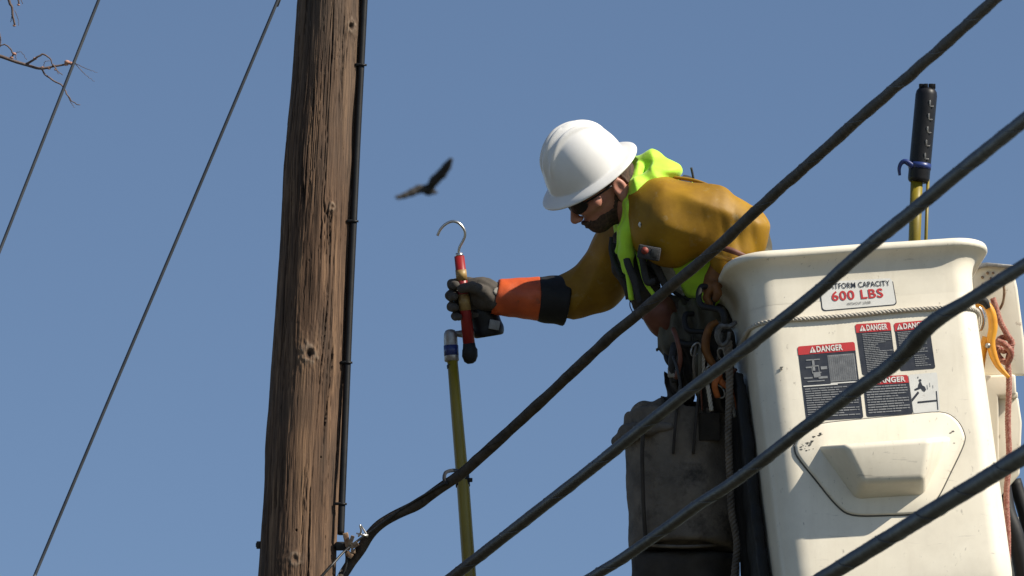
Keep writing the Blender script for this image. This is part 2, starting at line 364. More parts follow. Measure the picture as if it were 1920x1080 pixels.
for (px, py, rr, hole, ru) in [(655, 58, .012, 1, 1), (556, 24, .013, 1.1, .2), (622, 405, .007, .2, 1), (583, 683, .016, .9, 1), (606, 870, .004, 1, 0), (562, 1008, .004, 1, 0), (560, 1060, .012, .3, .8)]:
    tz = (540-py)*S0/math.cos(PITCH)/axd[1]*math.cos(PITCH); cx = 588 + (540-py)*55/1080; r_ = .1035 - tz*.0068
    a0 = math.acos(max(-.97, min(.97, (px-cx)*S0/r_))); dA = (TH-a0)*.105; dT = (T-tz)/1.35
    d = np.sqrt(dA**2 + dT**2)*(1+.25*vn(dA/.006+3, dT/.009, int(px)))
    hol = np.clip(1.25 - d/(rr*.55), 0, 1); ring = np.exp(-((d-rr*1.05)/(rr*.42))**2)
    disp += ru*.0040*np.exp(-(d/(rr*2.6))**2) + ru*.0020*ring - hole*.010*hol
    crk = np.clip(crk*(1-np.exp(-(d/(rr*1.6))**2)) + hole*hol, 0, 1); pale = np.maximum(pale, ru*.8*ring*(1-hol)*np.clip(.6+.8*vn(dA/.005, dT/.006, int(px)+1), 0, 1))
rr_ = rad + disp
Vp = cw + T[..., None]*wd + rr_[..., None]*(np.cos(TH)[..., None]*ex + np.sin(TH)[..., None]*ey)
nT = len(tt); ii = np.arange(nT-1)[:, None]*NA; jj = np.arange(NA)[None]; j2 = (jj+1) % NA
Fp = np.stack([ii+jj, ii+j2, ii+NA+j2, ii+NA+jj], -1).reshape(-1, 4)
fl = Fp.tolist(); fl.append([(nT-1)*NA+j for j in range(NA)])
link_mesh('shaft', Vp.reshape(-1, 3), fl, M['wood'], pole, True, {'crack': crk.ravel(), 'pale': pale.ravel()})
# conduit clipped to the right side
def polept(t, ang, off): return cw + t*wd + (.1035 - t*.0068 + off)*(math.cos(ang)*ex + math.sin(ang)*ey)
cp = []
for px, py in [(694, -200), (688, 0), (682, 122), (675, 260), (668, 415), (662, 545), (656, 680), (650, 820), (644, 945), (641, 1000)]:
    tz = (540-py)*S0; cp.append(polept(tz, R(-8), -.001))
cp = [c - ex*0 for c in cp]
cpw = cr([fw(Q(px-5.0, py, -tanp)) for px, py, tanp in [(px, py, (540-py)*S0*math.tan(PITCH) - .055) for px, py in [(697, -200), (688, 0), (682, 122), (675, 260), (668, 415), (662, 545), (656.5, 680), (651, 820), (646, 945), (644, 1002)]]], 10)
cpw[:, 0] -= 0.0
mb = MB(); mb.add(*tube(cpw, PX(6.6), 14)); cond = mb.build('conduit', M['pipe'], pole)
for px, py in [(681, 122), (665.5, 415), (654, 680), (643.5, 945)]:
    q = Q(px-2, py, (540-py)*S0*math.tan(PITCH)*-1 + .055); mb = MB()
    mb.add(*tube(fw(np.array([q + [0, -.003, 0], q + [0, .003, 0]])), PX(8.8), 16)); mb.add(*box(fw(q + [PX(5), 0, .004]), BAS, (.003, .003, .006), .001))
    mb.add(*box(fw(q + [-PX(8), .001, .006]), BAS, (.008, .004, .004), .001)); mb.build('strap', M['pipe'], cond)
# through bolts
mb = MB(); q = Q(485, 1022, .22); mb.add(*box(fw(q), BAS, (PX(4), PX(7), PX(7)), .002)); mb.add(*tube(fw(np.array([q-[.008, 0, 0], q+[.03, 0, 0]])), .006, 8)); mb.build('bolt', M['strand'], pole)
# strap hardware where the top cable dead-ends
mb = MB()
q = Q(640, 1024, .24); mb.add(*box(fw(q), BAS, (.016, .012, .02), .003)); mb.add(*tube(fw(np.array([q-[.05, 0, 0], q+[.02, 0, .0]])), .007, 8))
mb.build('bracket', M['strand'], pole)

# ------------------------------------------------------------------ overhead cables
def cable(label, pts, rads, mk, strand_off, pitch=.16, bumpy=.0, twisted=False, smooth=120, ext=(14, 24)):
    p = cr([Q(*a) for a in pts], 20); px_w = p[:, 2]
    for _ in range(smooth): p[1:-1] = .25*p[:-2] + .5*p[1:-1] + .25*p[2:]
    L = np.r_[0, np.cumsum(np.linalg.norm(np.diff(p, axis=0), axis=1))]; n = int(L[-1]/.012); S = np.linspace(0, L[-1], n)
    r = np.interp(np.arange(len(p)), np.linspace(0, len(p)-1, len(rads)), rads) * .87*S0*(DIST-px_w)/DIST
    p = np.stack([np.interp(S, L, p[:, i]) for i in range(3)], 1); r = np.interp(S, L, r); L = S
    if bumpy: p = p + np.stack([vn(L/.13, L*0, 3)*bumpy*.4, vn(L/.15, L*0+5, 4)*bumpy*.5, L*0], 1)
    r = r*(1 + (.05 if bumpy else .02)*vn(L/.07, L*0, 6) + .02*vn(L/.02, L*0, 9))
    def go(q0, d0, n_, sag):
        k = np.linspace(.05, 1, n_)[:, None]; D = d0*n_*.25; return q0 + D*k
    tl = unit(p[0]-p[6]); tr = unit(p[-1]-p[-7])
    if ext[0]: p = np.vstack([go(p[0], tl, ext[0]*4, 0)[::-1], p]); r = np.r_[np.full(ext[0]*4, r[0]), r]
    if ext[1]: p = np.vstack([p, go(p[-1], tr, ext[1]*4, 0)]); r = np.r_[r, np.full(ext[1]*4, r[-1])]
    P = fw(p); t = thing('overhead_cable', label, 'cable', P[0], 'thick lashed cables crossing in front')
    mb = MB()
    if twisted:
        for k in range(3): mb.add(*tube(helix(P, r*.40, .36, k*2.094, 36), np.interp(np.linspace(0, 1, 400), np.linspace(0, 1, len(r)), r).mean()*.64, 12))
    else: mb.add(*tube(P, r, 20))
    mb.build('cable_sheath', M[mk], t)
    up = np.array([-.62, .70, .35]) @ BAS
    sp = P + up*(r[:, None]*strand_off)
    mb = MB(); mb.add(*tube(sp, r*.13, 8)); mb.build('support_strand', M['strand'], t)
    hp = helix(P + up*r[:, None]*.03, r*(.98 if twisted else 1.03), pitch*2.3, 0.7, 40)
    mb = MB(); mb.add(*tube(hp, .0010, 5)); mb.build('lashing_wire', M['strand'], t)
    return P, r
def dep(pts, f): return [(x, y, f(x)) for x, y in pts]
C1 = cable('topmost cable, brownish grey and twisted, sagging from the wooden pole to the upper right',
      dep([(480, 4000), (520, 3000), (560, 2000), (590, 1500), (612, 1250), (632, 1110), (652, 1064), (677, 1030), (691, 1006), (712, 984), (742, 966), (783, 946), (824, 916), (864, 889), (901, 857), (990, 776), (1046, 724), (1122, 652), (1195, 590), (1262, 534), (1315, 490), (1355, 455), (1411, 402), (1466, 352), (1560, 269), (1640, 198), (1710, 138), (1780, 76), (1860, 4), (2050, -170)], lambda x: .24 + max(0, 640-x)*.0072 + 2.9e-6*max(0, x-650)**2),
      [10.5, 10.8, 11, 11.3, 11.6, 12, 12.3], 'cableb', 1.0, .2, .0022, False, 25, (0, 24))
C2 = cable('second thick cable from the top, black, crossing the capacity sign on the bucket',
      dep([(700, 1195), (854, 1078), (940, 1011), (1120, 871), (1155, 842), (1268, 752), (1320, 712), (1390, 660), (1461, 604), (1535, 546), (1566, 517), (1619, 470), (1672, 427), (1718, 391), (1796, 325), (1922, 225), (2150, 40)], lambda x: .9 + (x-854)*.0049),
      [12, 12.5, 13, 13.5, 15, 15.5], 'cable', 1.0, .19)
C3 = cable('third thick cable from the top, black with a kink across the danger stickers',
      dep([(950, 1180), (1120, 1076), (1166, 1048), (1257, 985), (1310, 946), (1373, 906), (1460, 840), (1507, 803), (1570, 757), (1619, 722), (1672, 685), (1707, 650), (1738, 615), (1774, 588), (1830, 555), (1922, 497), (2100, 390)], lambda x: 2.2 + (x-1120)*.0046),
      [11.5, 12, 13, 14, 15.5, 19.5, 14.5, 15], 'cable', .98, .19, .0, False, 14)
C4 = cable('lowest thick black cable, crossing the bottom right corner over the bucket',
      dep([(1400, 1175), (1554, 1078), (1643, 1023), (1699, 989), (1765, 948), (1828, 910), (1922, 852), (2100, 735)], lambda x: 4.5 + (x-1554)*.0045),
      [17, 18, 19, 20.5], 'cable', .98, .15)
mb = MB(); p = fw(np.array([Q(600, 1084, .355), Q(622, 1060, .34), Q(650, 1030, .29), Q(690, 1000, .27), Q(760, 950, .29), Q(835, 905, .36)]))
mb.add(*tube(cr(p, 6), .0035, 6)); tag(mb.build('tie_wire', M['strand']), 'thin dark tie wire running from the pole along the sagging top cable', 'wire')
# metal clamp where the cable leaves the pole
t = thing('cable_clamp', 'small metal clamp holding the top cable beside the wooden pole', 'clamp', fw(Q(655, 1040, .26)))
mb = MB()
for (x, y, hx, hy, a) in [(650, 1012, 5, 13, 12), (657, 1018, 3.5, 14, -20), (664, 1022, 8, 5, 30), (655, 1040, 7, 5, -35), (662, 1034, 4, 4, 0)]:
    c, s = math.cos(R(a)), math.sin(R(a)); ax = np.array([[c, s, 0], [-s, c, 0], [0, 0, 1]]) @ BAS
    mb.add(*box(fw(Q(x, y, .275)), ax, (PX(hx), PX(hy), .012), .0015))
mb.build('jaw', M['rust'], t)
mb = MB(); mb.add(*tube(cr(fw(np.array([Q(672, 1006, .29), Q(677, 996, .295), Q(675, 985, .295), Q(680, 990, .29), Q(688, 1003, .29)])), 6), .0025, 6))
mb.add(*tube(fw(np.array([Q(668, 1000, .29), Q(690, 1005, .29)])), [.002, .005], 6)); mb.build('bail', M['steel'], t)
mb = MB(); mb.add(*tube(cr(fw(np.array([Q(648, 1028, .26), Q(650, 1050, .27), Q(644, 1075, .27), Q(630, 1110, .27)])), 6), .004, 6)); mb.build('tail', M['strand'], t)

for label, pts in [('thin dark wire at the far left edge of the photo, passing the bare twig', [(1100, -2500, -.6), (300, -290, 0), (185, 0, .1), (96, 225, .2), (-2, 474, .3), (-70, 645, .4), (-700, 2300, 1)]),
                   ('longer thin dark wire running down just left of the wooden pole', [(1400, -2200, -.6), (600, -190, 0), (521, 0, .1), (360, 382, .2), (208, 740, .3), (64, 1082, .4), (0, 1235, .5), (-700, 2900, 1)])]:
    mb = MB(); mb.add(*tube(fw(cr([Q(*a) for a in pts], 8)), PX(3.1), 8)); o = mb.build('overhead_wire', M['wire']); tag(o, label, 'wire', 'thin overhead wires')

# ------------------------------------------------------------------ lift bucket
YAW = R(9); ROLL = R(6.7); HW, HD = .322, .295; OV = .042; DEEP = 1.05
Xf = np.array([1., 0, 0]); Yf = np.array([0, -math.sin(PITCH), -math.cos(PITCH)]); Zf = ZF
bx = math.cos(YAW)*Xf + math.sin(YAW)*Yf; by = -math.sin(YAW)*Xf + math.cos(YAW)*Yf; bz = Zf
cr_, sr_ = math.cos(ROLL), math.sin(ROLL); RM = np.array([[cr_, sr_, 0], [-sr_, cr_, 0], [0, 0, 1]])
BX, BY, BZ = bx @ RM, by @ RM, bz @ RM
BC = Q(1615, 455, .32) + BY*(HD+OV)                  # centre of the opening, at rim height
BF = np.array([BX, BY, BZ])
def bw(v): return fw(np.asarray(v, float) @ BF + BC)  # bucket-local -> world
def face_xy(px, py, off=0.0):
    """point of the front face (plus off metres out) that the photograph shows at px,py -> bucket-local"""
    C = np.array([0, 0, DIST]); D = Q(px, py, 0) - C
    p0 = BC + BY*(-HD-off); t = ((p0-C) @ BY)/(D @ BY); p = C + D*t - BC
    return np.array([p @ BX, p @ BY, p @ BZ])
bucket = thing('lift_bucket', 'large cream white bucket of a lift truck with rolled rim and danger stickers', 'lift bucket', bw([0, 0, -DEEP]))
def rrect(hw, hd, r, n=9, ns=10):
    pts = []
    for cx, cy, a0 in [(hw-r, hd-r, 0), (-hw+r, hd-r, 90), (-hw+r, -hd+r, 180), (hw-r, -hd+r, 270)]:
        for k in range(n): a = R(a0 + 90*k/(n-1)); pts.append((cx + r*math.cos(a), cy + r*math.sin(a)))
    out = []
    for i in range(len(pts)):
        out.append(pts[i]); a, b = np.array(pts[i]), np.array(pts[(i+1) % len(pts)])
        if np.linalg.norm(b-a) > .1:
            for k in range(1, ns): out.append(tuple(a + (b-a)*k/ns))
    return np.array(out)
def loft(levels, r0=.072, wav=0.0):
    rows = []
    for z, off in levels:
        q = rrect(HW+off*(1.0 if off < 0 else 1.3), HD+off, r0+off*1.0); zz = np.full(len(q), z)
        if wav: zz = zz + wav*vn(q[:, 0]/.18+3, q[:, 1]/.2+1, 5)
        rows.append(np.c_[q, zz])
    k = len(rows[0]); f = []
    for i in range(len(rows)-1):
        for j in range(k): f.append([i*k+j, i*k+(j+1) % k, (i+1)*k+(j+1) % k, (i+1)*k+j])
    return np.vstack(rows), f, k, len(rows)
lv = [(-DEEP+.01, -.03), (-DEEP+.002, -.05)]
lv = [(-DEEP, -.06), (-DEEP+.012, -.02), (-DEEP+.04, -.006)] + [(-z, 0) for z in np.linspace(.95, .15, 16)]
v, f, k, n = loft(lv)
f.append(list(range(k))[::-1]); mb = MB().add(bw(v), f)
v2, f2, k, n = loft([(-.15, -.001), (-.13, .0), (-.10, .001), (-.08, .003), (-.062, .007), (-.048, .013), (-.038, .021), (-.031, .030), (-.0265, .037), (-.023, .042), (-.013, .042), (-.006, .0395), (-.002, .034), (0, .024), (0, .014), (-.001, .002), (-.006, -.006), (-.016, -.010), (-.05, -.012)] + [(-z, -.012) for z in (.3, .7, 1.0)], wav=.0035)
f2.append([(n-1)*k+j for j in range(k)])
mb.build('shell', M['cream'], bucket)
MB().add(bw(v2), f2).build('rim', M['cream'], bucket)
v3, f3, k, n = loft([(-.03, -.0125), (-.02, -.0135), (.008, -.013), (.011, -.016), (.008, -.019), (-.05, -.019), (-.9, -.019)])
MB().add(bw(v3), f3).build('liner_edge', M['galv'], bucket)
# access panel: raised plate with a soft edge, seam and moulded step
hexa = [(1490, 836), (1496, 857), (1530, 900), (1568, 946), (1598, 965), (1660, 966), (1728, 961), (1755, 937), (1782, 885), (1806, 833), (1806, 811), (1791, 787), (1762, 774), (1690, 780), (1617, 787), (1538, 796), (1506, 812)]
hp = np.array([face_xy(*a) for a in hexa]); hpc = cr(np.vstack([hp, hp[:1]]), 4)[:-1]; hcen = hpc.mean(0)
rows = []
for sc, off in [(1.0, -.001), (1.0, .004), (.985, .0075), (.965, .009)]:
    q = hcen + (hpc-hcen)*sc; q[:, 1] = -HD-off; rows.append(q)
nn = len(hpc); f = []
for i in range(3):
    for j in range(nn): f.append([i*nn+j, i*nn+(j+1) % nn, (i+1)*nn+(j+1) % nn, (i+1)*nn+j])
f.append([3*nn+j for j in range(nn)])
panel = link_mesh('access_panel', bw(np.vstack(rows)), f, M['cream'], bucket)
q = hcen + (hpc-hcen)*1.006; q[:, 1] = -HD-.0015
MB().add(*tube(bw(np.vstack([q, q[:2]])), .0025, 6)).build('seam', M['gasket'], panel)
def blend_quad(c, s, t): return (c[0]*(1-s)+c[1]*s)*(1-t) + (c[3]*(1-s)+c[2]*s)*t
base_q = [face_xy(*a, .008) for a in [(1532, 836), (1786, 818), (1732, 928), (1604, 936)]]
top_q = [face_xy(*a, o) for a, o in [((1583, 833), .120), ((1746, 821), .120), ((1734, 898), .094), ((1617, 905), .094)]]
bm = bmesh.new(); b_ = [bm.verts.new(bw(p)) for p in base_q]; t_ = [bm.verts.new(bw(p)) for p in top_q]
for i in range(4): bm.faces.new([b_[i], b_[(i+1) % 4], t_[(i+1) % 4], t_[i]])
bm.faces.new(t_); bmesh.ops.recalc_face_normals(bm, faces=bm.faces[:])
eds = [e for e in bm.edges if not (e.verts[0] in b_ and e.verts[1] in b_)]
bmesh.ops.bevel(bm, geom=eds, offset=.016, segments=5, affect='EDGES', profile=.5)
bm.verts.index_update(); vv = np.array([v.co[:] for v in bm.verts]); ff = [[q.index for q in fc.verts] for fc in bm.faces]; bm.free()
so_ = link_mesh('moulded_step', vv, ff, M['cream'], panel)

# stickers -----------------------------------------------------------------
def textmesh(body, bold=.0):
    cu = bpy.data.curves.new('t', 'FONT'); cu.body = body; cu.size = 1; cu.offset = bold; cu.resolution_u = 3; cu.space_character = 1.08
    ob = bpy.data.objects.new('t', cu); col.objects.link(ob); dg = bpy.context.evaluated_depsgraph_get(); dg.update()
    me = bpy.data.meshes.new_from_object(ob.evaluated_get(dg)); v = np.array([x.co[:] for x in me.vertices]); f = [list(p.vertices) for p in me.polygons]
    bpy.data.objects.remove(ob); bpy.data.curves.remove(cu); bpy.data.meshes.remove(me)
    lo, hi = v.min(0), v.max(0); v = (v-lo)/np.where(hi-lo > 1e-6, hi-lo, 1); return v[:, :2], f
class Sticker:
    def __init__(s, corners, name, label, m, rad=.006):
        s.c = [face_xy(*a) for a in corners]; s.W = np.linalg.norm(s.c[1]-s.c[0]); s.H = np.linalg.norm(s.c[3]-s.c[0]); s.k = 0
        pts = []; rx, ry = rad/s.W, rad/s.H
        for cx, cy, a0 in [(1-rx, ry, -90), (1-rx, 1-ry, 0), (rx, 1-ry, 90), (rx, ry, 180)]:
            for i in range(5): a = R(a0+22.5*i); pts.append((cx+rx*math.cos(a), cy+ry*math.sin(a)))
        s.round = pts; s.o = s.poly(pts, name, m, 0, bucket); s.o['label'] = label
    def P(s, pts, lay): p = np.array([blend_quad(s.c, a, b) for a, b in pts]); p[:, 1] = -HD-.0008-.0007*lay; return bw(p)
    def poly(s, pts, name, m, lay, parent): return link_mesh(name, s.P(pts, lay), [list(range(len(pts)))], m, parent, False)
    def part(s, pts, name, m, lay=1): return s.poly(pts, name, m, lay, s.o)
    def rects(s, rs, name, m, lay=2):
        v = []; f = []
        for a, b, c, d in rs: f.append([len(v)+i for i in range(4)]); v += [(a, b), (c, b), (c, d), (a, d)]
        return link_mesh(name, s.P(v, lay), f, m, s.o, False)
    def text(s, body, a, b, c, d, m, lay=3, bold=.02):
        v, f = textmesh(body, bold); q = [(a+(c-a)*x, d-(d-b)*y) for x, y in v]; return link_mesh('lettering', s.P(q, lay), f, m, s.o, False)
    def tri(s, a, b, c, d, m, lay=3):
        s.poly([(a, d), ((a+c)/2, b), (c, d)], 'warning_triangle', m, lay, s.o)
        x = (a+c)/2; dx = (c-a)*.06; h = d-b
        s.rects([(x-dx, b+h*.32, x+dx, b+h*.68), (x-dx, b+h*.77, x+dx, b+h*.9)], 'exclamation_mark', M['decal_red'], lay+1)
def lines(x0, x1, y0, y1, n, seed, thick=.5, var=.35):
    r = random.Random(seed); out = []; st = (y1-y0)/n
    for i in range(n):
        x = x0; e = x1 - (r.random()*var*(x1-x0) if r.random() < .45 else 0); y = y0+i*st
        while x < e - .01:
            L = (.04+.1*r.random())*(x1-x0+.3); out.append((x, y, min(e, x+L), y+st*thick)); x += L+.012
    return out
B_, W__, R__, G_ = M['decal_black'], M['decal_white'], M['decal_red'], M['decal_grey']
s = Sticker([(1535, 527), (1673, 520), (1682, 572), (1541, 584)], 'sticker', 'white capacity sign reading 600 LBS in red', B_, .010)
ins = [(.012+.976*a, .03+.94*b) for a, b in s.round]; s.part(ins, 'white_field', W__)
s.text('PLATFORM CAPACITY', .05, .11, .95, .30, B_, 3, .012); s.text('600 LBS', .15, .37, .84, .70, R__, 3, .02); s.text('WITHOUT LINER', .34, .79, .66, .88, B_, 3, .0)
def danger(corners, label, hh, tx, seed):
    s = Sticker(corners, 'sticker', label, B_)
    hd = [(a, min(b, hh)) for a, b in s.round if b < .5]; hd = sorted(hd, key=lambda q: q[0]); hd = [(0, hh)] + hd + [(1, hh)]
    s.part(hd, 'red_header', R__); a, b = tx; wtri = hh*.72*s.H/s.W
    s.tri(a, hh*.16, a+wtri, hh*.86, W__); s.text('DANGER', a+wtri*1.12, hh*.16, b, hh*.86, W__, 3, .03); return s
s = danger([(1495, 650), (1602, 641), (1619, 784), (1512, 790)], 'largest danger sticker with a line drawing of a truck', .115, (.2, .78), 1)
s.rects([(.5, .15, .97, .50)], 'drawing_field', M['decal_grey'], 1)
s.rects([(x, .16, x+.008, .49) for x in np.arange(.52, .95, .035)], 'drawing_lines', B_, 3)
s.rects([(.22, .19, .26, .34), (.12, .185, .36, .2), (.10, .28, .20, .30), (.2, .27, .33, .285), (.2, .27, .212, .36), (.32, .27, .33, .36), (.36, .29, .47, .33), (.2, .36, .36, .375), (.22, .375, .34, .43), (.05, .42, .2, .44), (.30, .42, .46, .45), (.1, .47, .4, .485)], 'truck_drawing', G_, 2)
s.rects([(.02, .53, .62, .545), (.5, .515, .98, .53)], 'rule', W__, 2)
s.rects(lines(.04, .95, .57, .97, 13, 3, .42), 'fine_print', G_, 2)
s = danger([(1603, 608), (1669, 604), (1681, 698), (1617, 704)], 'narrow danger sticker in the upper row, full of small print', .17, (.1, .9), 2)
s.rects(lines(.16, .97, .2, .97, 22, 5, .45, .6), 'fine_print', G_, 2)
s = danger([(1676, 606), (1741, 600), (1754, 691), (1688, 696)], 'danger sticker at the right of the upper row, half behind the cable', .17, (.06, .95), 3)
s.rects(lines(.06, .85, .2, .66, 14, 7, .5, .5) + lines(.45, .9, .70, .95, 6, 8, .4), 'fine_print', G_, 2)
s = danger([(1617, 708), (1702, 703), (1712, 776), (1625, 782)], 'lowest danger sticker beside a white pictogram panel', .2, (.1, .93), 4)
s.rects(lines(.05, .95, .24, .95, 11, 9, .45, .5), 'fine_print', G_, 2)
s = Sticker([(1703, 703), (1757, 698), (1763, 771), (1713, 776)], 'sticker', 'white pictogram panel showing a falling worker near a power line', W__)
s.rects([(.2, .70, .93, .745), (.90, .48, .935, .96)], 'pole_drawing', B_, 1)
s.part([(0, .62), (.26, .44), (.30, .49), (0, .70)], 'arm_drawing', B_)
s.part([(.30, .28), (.36, .20), (.41, .22), (.44, .30), (.52, .34), (.56, .42), (.50, .47), (.42, .44), (.38, .38), (.16, .42), (.14, .38), (.28, .34)], 'worker_drawing', B_)
s.part([(.38+.05*math.cos(a), .17+.035*math.sin(a)) for a in np.linspace(0, 6, 9)], 'head_drawing', B_)
s.rects([(.3, .07, .34, .11), (.6, .3, .62, .42), (.7, .25, .715, .36), (.8, .32, .815, .4)], 'spark_drawing', G_, 1)['kind'] = 'stuff'
# a few scuffs and a rubbed-off patch of lettering on the panel, left and right
random.seed(9); v = []; f = []
for cx, cy, nx, sx, sy in [(1512, 838, 26, 13, 8), (1533, 817, 9, 9, 3), (1785, 810, 4, 6, 1), (1467, 690, 4, 4, 2), (1788, 832, 2, 2, 2)]:
    for i in range(nx):
        x = cx+random.uniform(-sx, sx); y = cy+random.uniform(-sy, sy) - (x-cx)*.35; r_ = random.uniform(.6, 2.2)
        lay = .0096 if 1492 < x < 1800 else .0008
        k0 = len(v)
        for a in range(5): v.append(face_xy(x+r_*1.6*math.cos(a*1.25), y+r_*.8*math.sin(a*1.25), lay)); 
        f.append([k0+a for a in range(5)])
o = link_mesh('scuff_marks', bw(np.array(v)), f, M['gasket'], bucket, False); o['kind'] = 'stuff'

# white three-strand rope round the bucket -----------------------------------
def rope(pts_world, r, pitch, m, name, parent=None, step=10):
    mb = MB()
    for k in range(3): mb.add(*tube(helix(pts_world, r*.55, pitch, k*2.094, step), r*.55, 7))
    return mb.build(name, m, parent)
rz1 = face_xy(1430, 604)[2]; rz2 = face_xy(1815, 575)[2]
rp = rrect(HW+.007, HD+.007, .092, 9, 14); zr = np.interp(rp[:, 0], [-HW, HW], [rz1, rz2]) + .002*np.sin(rp[:, 0]*14)
lp = np.c_[rp, zr]; lp = np.vstack([lp, lp[:2]])
tag(rope(bw(lp), .0062, .034, M['rope'], 'rope'), 'white twisted rope tied round the bucket just under its rim', 'rope')

# ------------------------------------------------------------------ boom end and right-hand gear
boom = thing('boom_end', 'cream painted boom end bracket behind the right side of the bucket', 'boom', fw(Q(1890, 1300, -.3)))
MB().add(*[(lambda v, f: (fw(v), f))(*prism([(1822, 500), (1898, 497), (1908, 540), (1921, 640), (1924, 705), (1830, 705)], -.42, -.14, .008))][0]).build('upper_plate', M['cream2'], boom)
MB().add(*[(lambda v, f: (fw(v), f))(*prism([(1825, 706), (1904, 702), (1906, 740), (1872, 742), (1874, 905), (1840, 905)], -.40, -.08, .006))][0]).build('side_box', M['cream2'], boom)
MB().add(*[(lambda v, f: (fw(v), f))(*prism([(1862, 746), (1909, 744), (1916, 792), (1912, 890), (1860, 950), (1840, 950)], -.38, -.12, .006))][0]).build('lower_plate', M['cream2'], boom)
MB().add(*[(lambda v, f: (fw(v), f))(*prism([(1858, 738), (1908, 735), (1909, 746), (1858, 748)], -.36, -.10, .003))][0]).build('ledge', M['cream2'], boom)
MB().add(*[(lambda v, f: (fw(v), f))(*prism([(1818, 498), (1850, 492), (1902, 497), (1900, 503), (1850, 500), (1820, 510)], -.45, -.12, .002))][0]).build('top_edge', M['galv'], boom)
mb = MB()
for x, y, r_ in [(1852, 512, 3), (1858, 522, 3), (1848, 535, 4), (1842, 520, 3), (1862, 512, 2.5)]:
    mb.add(*tube(fw(np.array([Q(x, y, -.15), Q(x, y, -.128)])), PX(r_), 6))
mb.build('bolt', M['rust'], boom)
mb = MB(); pts = [Q(1868+15*math.sin(a), 548-38*math.cos(a)*.9, -.125+.01*math.cos(a)) for a in np.linspace(R(10), R(170), 14)]
mb.add(*tube(fw(np.array(pts)), PX(2.6), 8)); mb.build('lifting_ring', M['rust'], boom)
# main boom going down out of view
mb = MB(); mb.add(*tube(fw(np.array([Q(1905, 1010, -.75), Q(2010, 1500, -1.2), Q(2500, 3600, -3)])), .12, 20)); mb.build('arm', M['cream2'], boom)
mb = MB(); mb.add(*box(bw([.05, .1, -DEEP-.08]), BF @ BAS, (.2, .2, .06), .01)); mb.build('platform_mount', M['cream2'], boom)
# black hoses
t = thing('hydraulic_hose', 'black hoses hanging behind the red rope at the lower right edge', 'hose', fw(Q(1900, 1200, -.2)))
for pts, r_ in [([(1878, 905, -.2), (1888, 960, -.17), (1905, 1010, -.15), (1922, 1100, -.15), (1930, 1250, -.2)], 17), ([(1870, 930, -.28), (1876, 1000, -.26), (1880, 1090, -.26), (1885, 1200, -.26)], 14), ([(1902, 900, -.3), (1925, 980, -.28), (1945, 1100, -.28)], 13)]:
    MB().add(*tube(fw(cr([Q(*a) for a in pts], 8)), PX(r_), 12)).build('hose', M['black'], t)
MB().add(*tube(fw(cr([Q(1872, 960, -.1), Q(1877, 1010, -.09), Q(1876, 1100, -.09)], 6)), PX(4), 8)).build('red_strap', M['redrope'], t)
# red rope with knot
kn = [(1862, 560, -.09), (1868, 580, -.085), (1876, 604, -.075), (1889, 628, -.06), (1898, 645, -.055), (1884, 658, -.05), (1870, 650, -.06), (1876, 634, -.075), (1893, 636, -.075), (1896, 655, -.07), (1890, 676, -.06), (1892, 720, -.055), (1890, 790, -.05), (1892, 860, -.05), (1887, 930, -.045), (1890, 1010, -.04), (1889, 1100, -.04), (1892, 1200, -.04)]
rw = fw(cr([Q(*a) for a in kn], 8)); t = thing('rope', 'faded red braided rope with a knot hanging right of the bucket', 'rope', rw[-1])
mb = MB()
for k in range(4): mb.add(*tube(helix(rw, PX(3.2), .03, k*1.571, 10), PX(2.9), 6))
mb.build('braid', M['redrope'], t)
MB().add(*tube(fw(cr([Q(*a) for a in [(1870, 640, -.045), (1884, 646, -.03), (1896, 662, -.035), (1888, 680, -.05), (1872, 668, -.06), (1869, 650, -.05)]], 6)), PX(6), 8)).build('knot', M['redrope'], t)
# amber snap hook / clamp on the right
t = thing('rope_grab_clamp', 'amber yellow forged clamp hanging at the right end of the white rope', 'clamp', fw(Q(1858, 715, .0)))
def cshape(pts, r_, flat=1.6): return tube(fw(cr([Q(*a) for a in pts], 8)), [PX(x) for x in np.interp(np.linspace(0, 1, (len(pts)-1)*8+1), np.linspace(0, 1, len(r_)), r_)], 10, flat=flat)
MB().add(*cshape([(1828, 571, .02), (1846, 570, .03), (1858, 586, .03), (1862, 612, .03), (1858, 640, .03), (1862, 664, .03), (1872, 686, .03), (1892, 708, .03)], [5, 8, 9, 9, 8.5, 8, 6, 3.5], 1.3)).build('upper_jaw', M['amber'], t)
MB().add(*cshape([(1850, 632, .01), (1843, 655, .01), (1839, 690, .01), (1836, 722, .01)], [8, 8.5, 7, 3], 1.3)).build('lower_jaw', M['amber'], t)
MB().add(*cshape([(1822, 572, .0), (1836, 580, .0), (1842, 598, .0), (1838, 616, .0), (1828, 618, .0)], [5, 6, 6, 5, 3], 1)).build('shackle', M['steel'], t)
MB().add(*tube(fw(np.array([Q(1852, 648, .0), Q(1852, 648, .045)])), PX(5), 12)).build('pivot_bolt', M['galv'], t)
MB().add(*cshape([(1818, 566, .04), (1834, 562, .045), (1846, 566, .045), (1853, 578, .045)], [6, 8, 8, 5], 1.1)).build('grip_tape', M['black'], t)

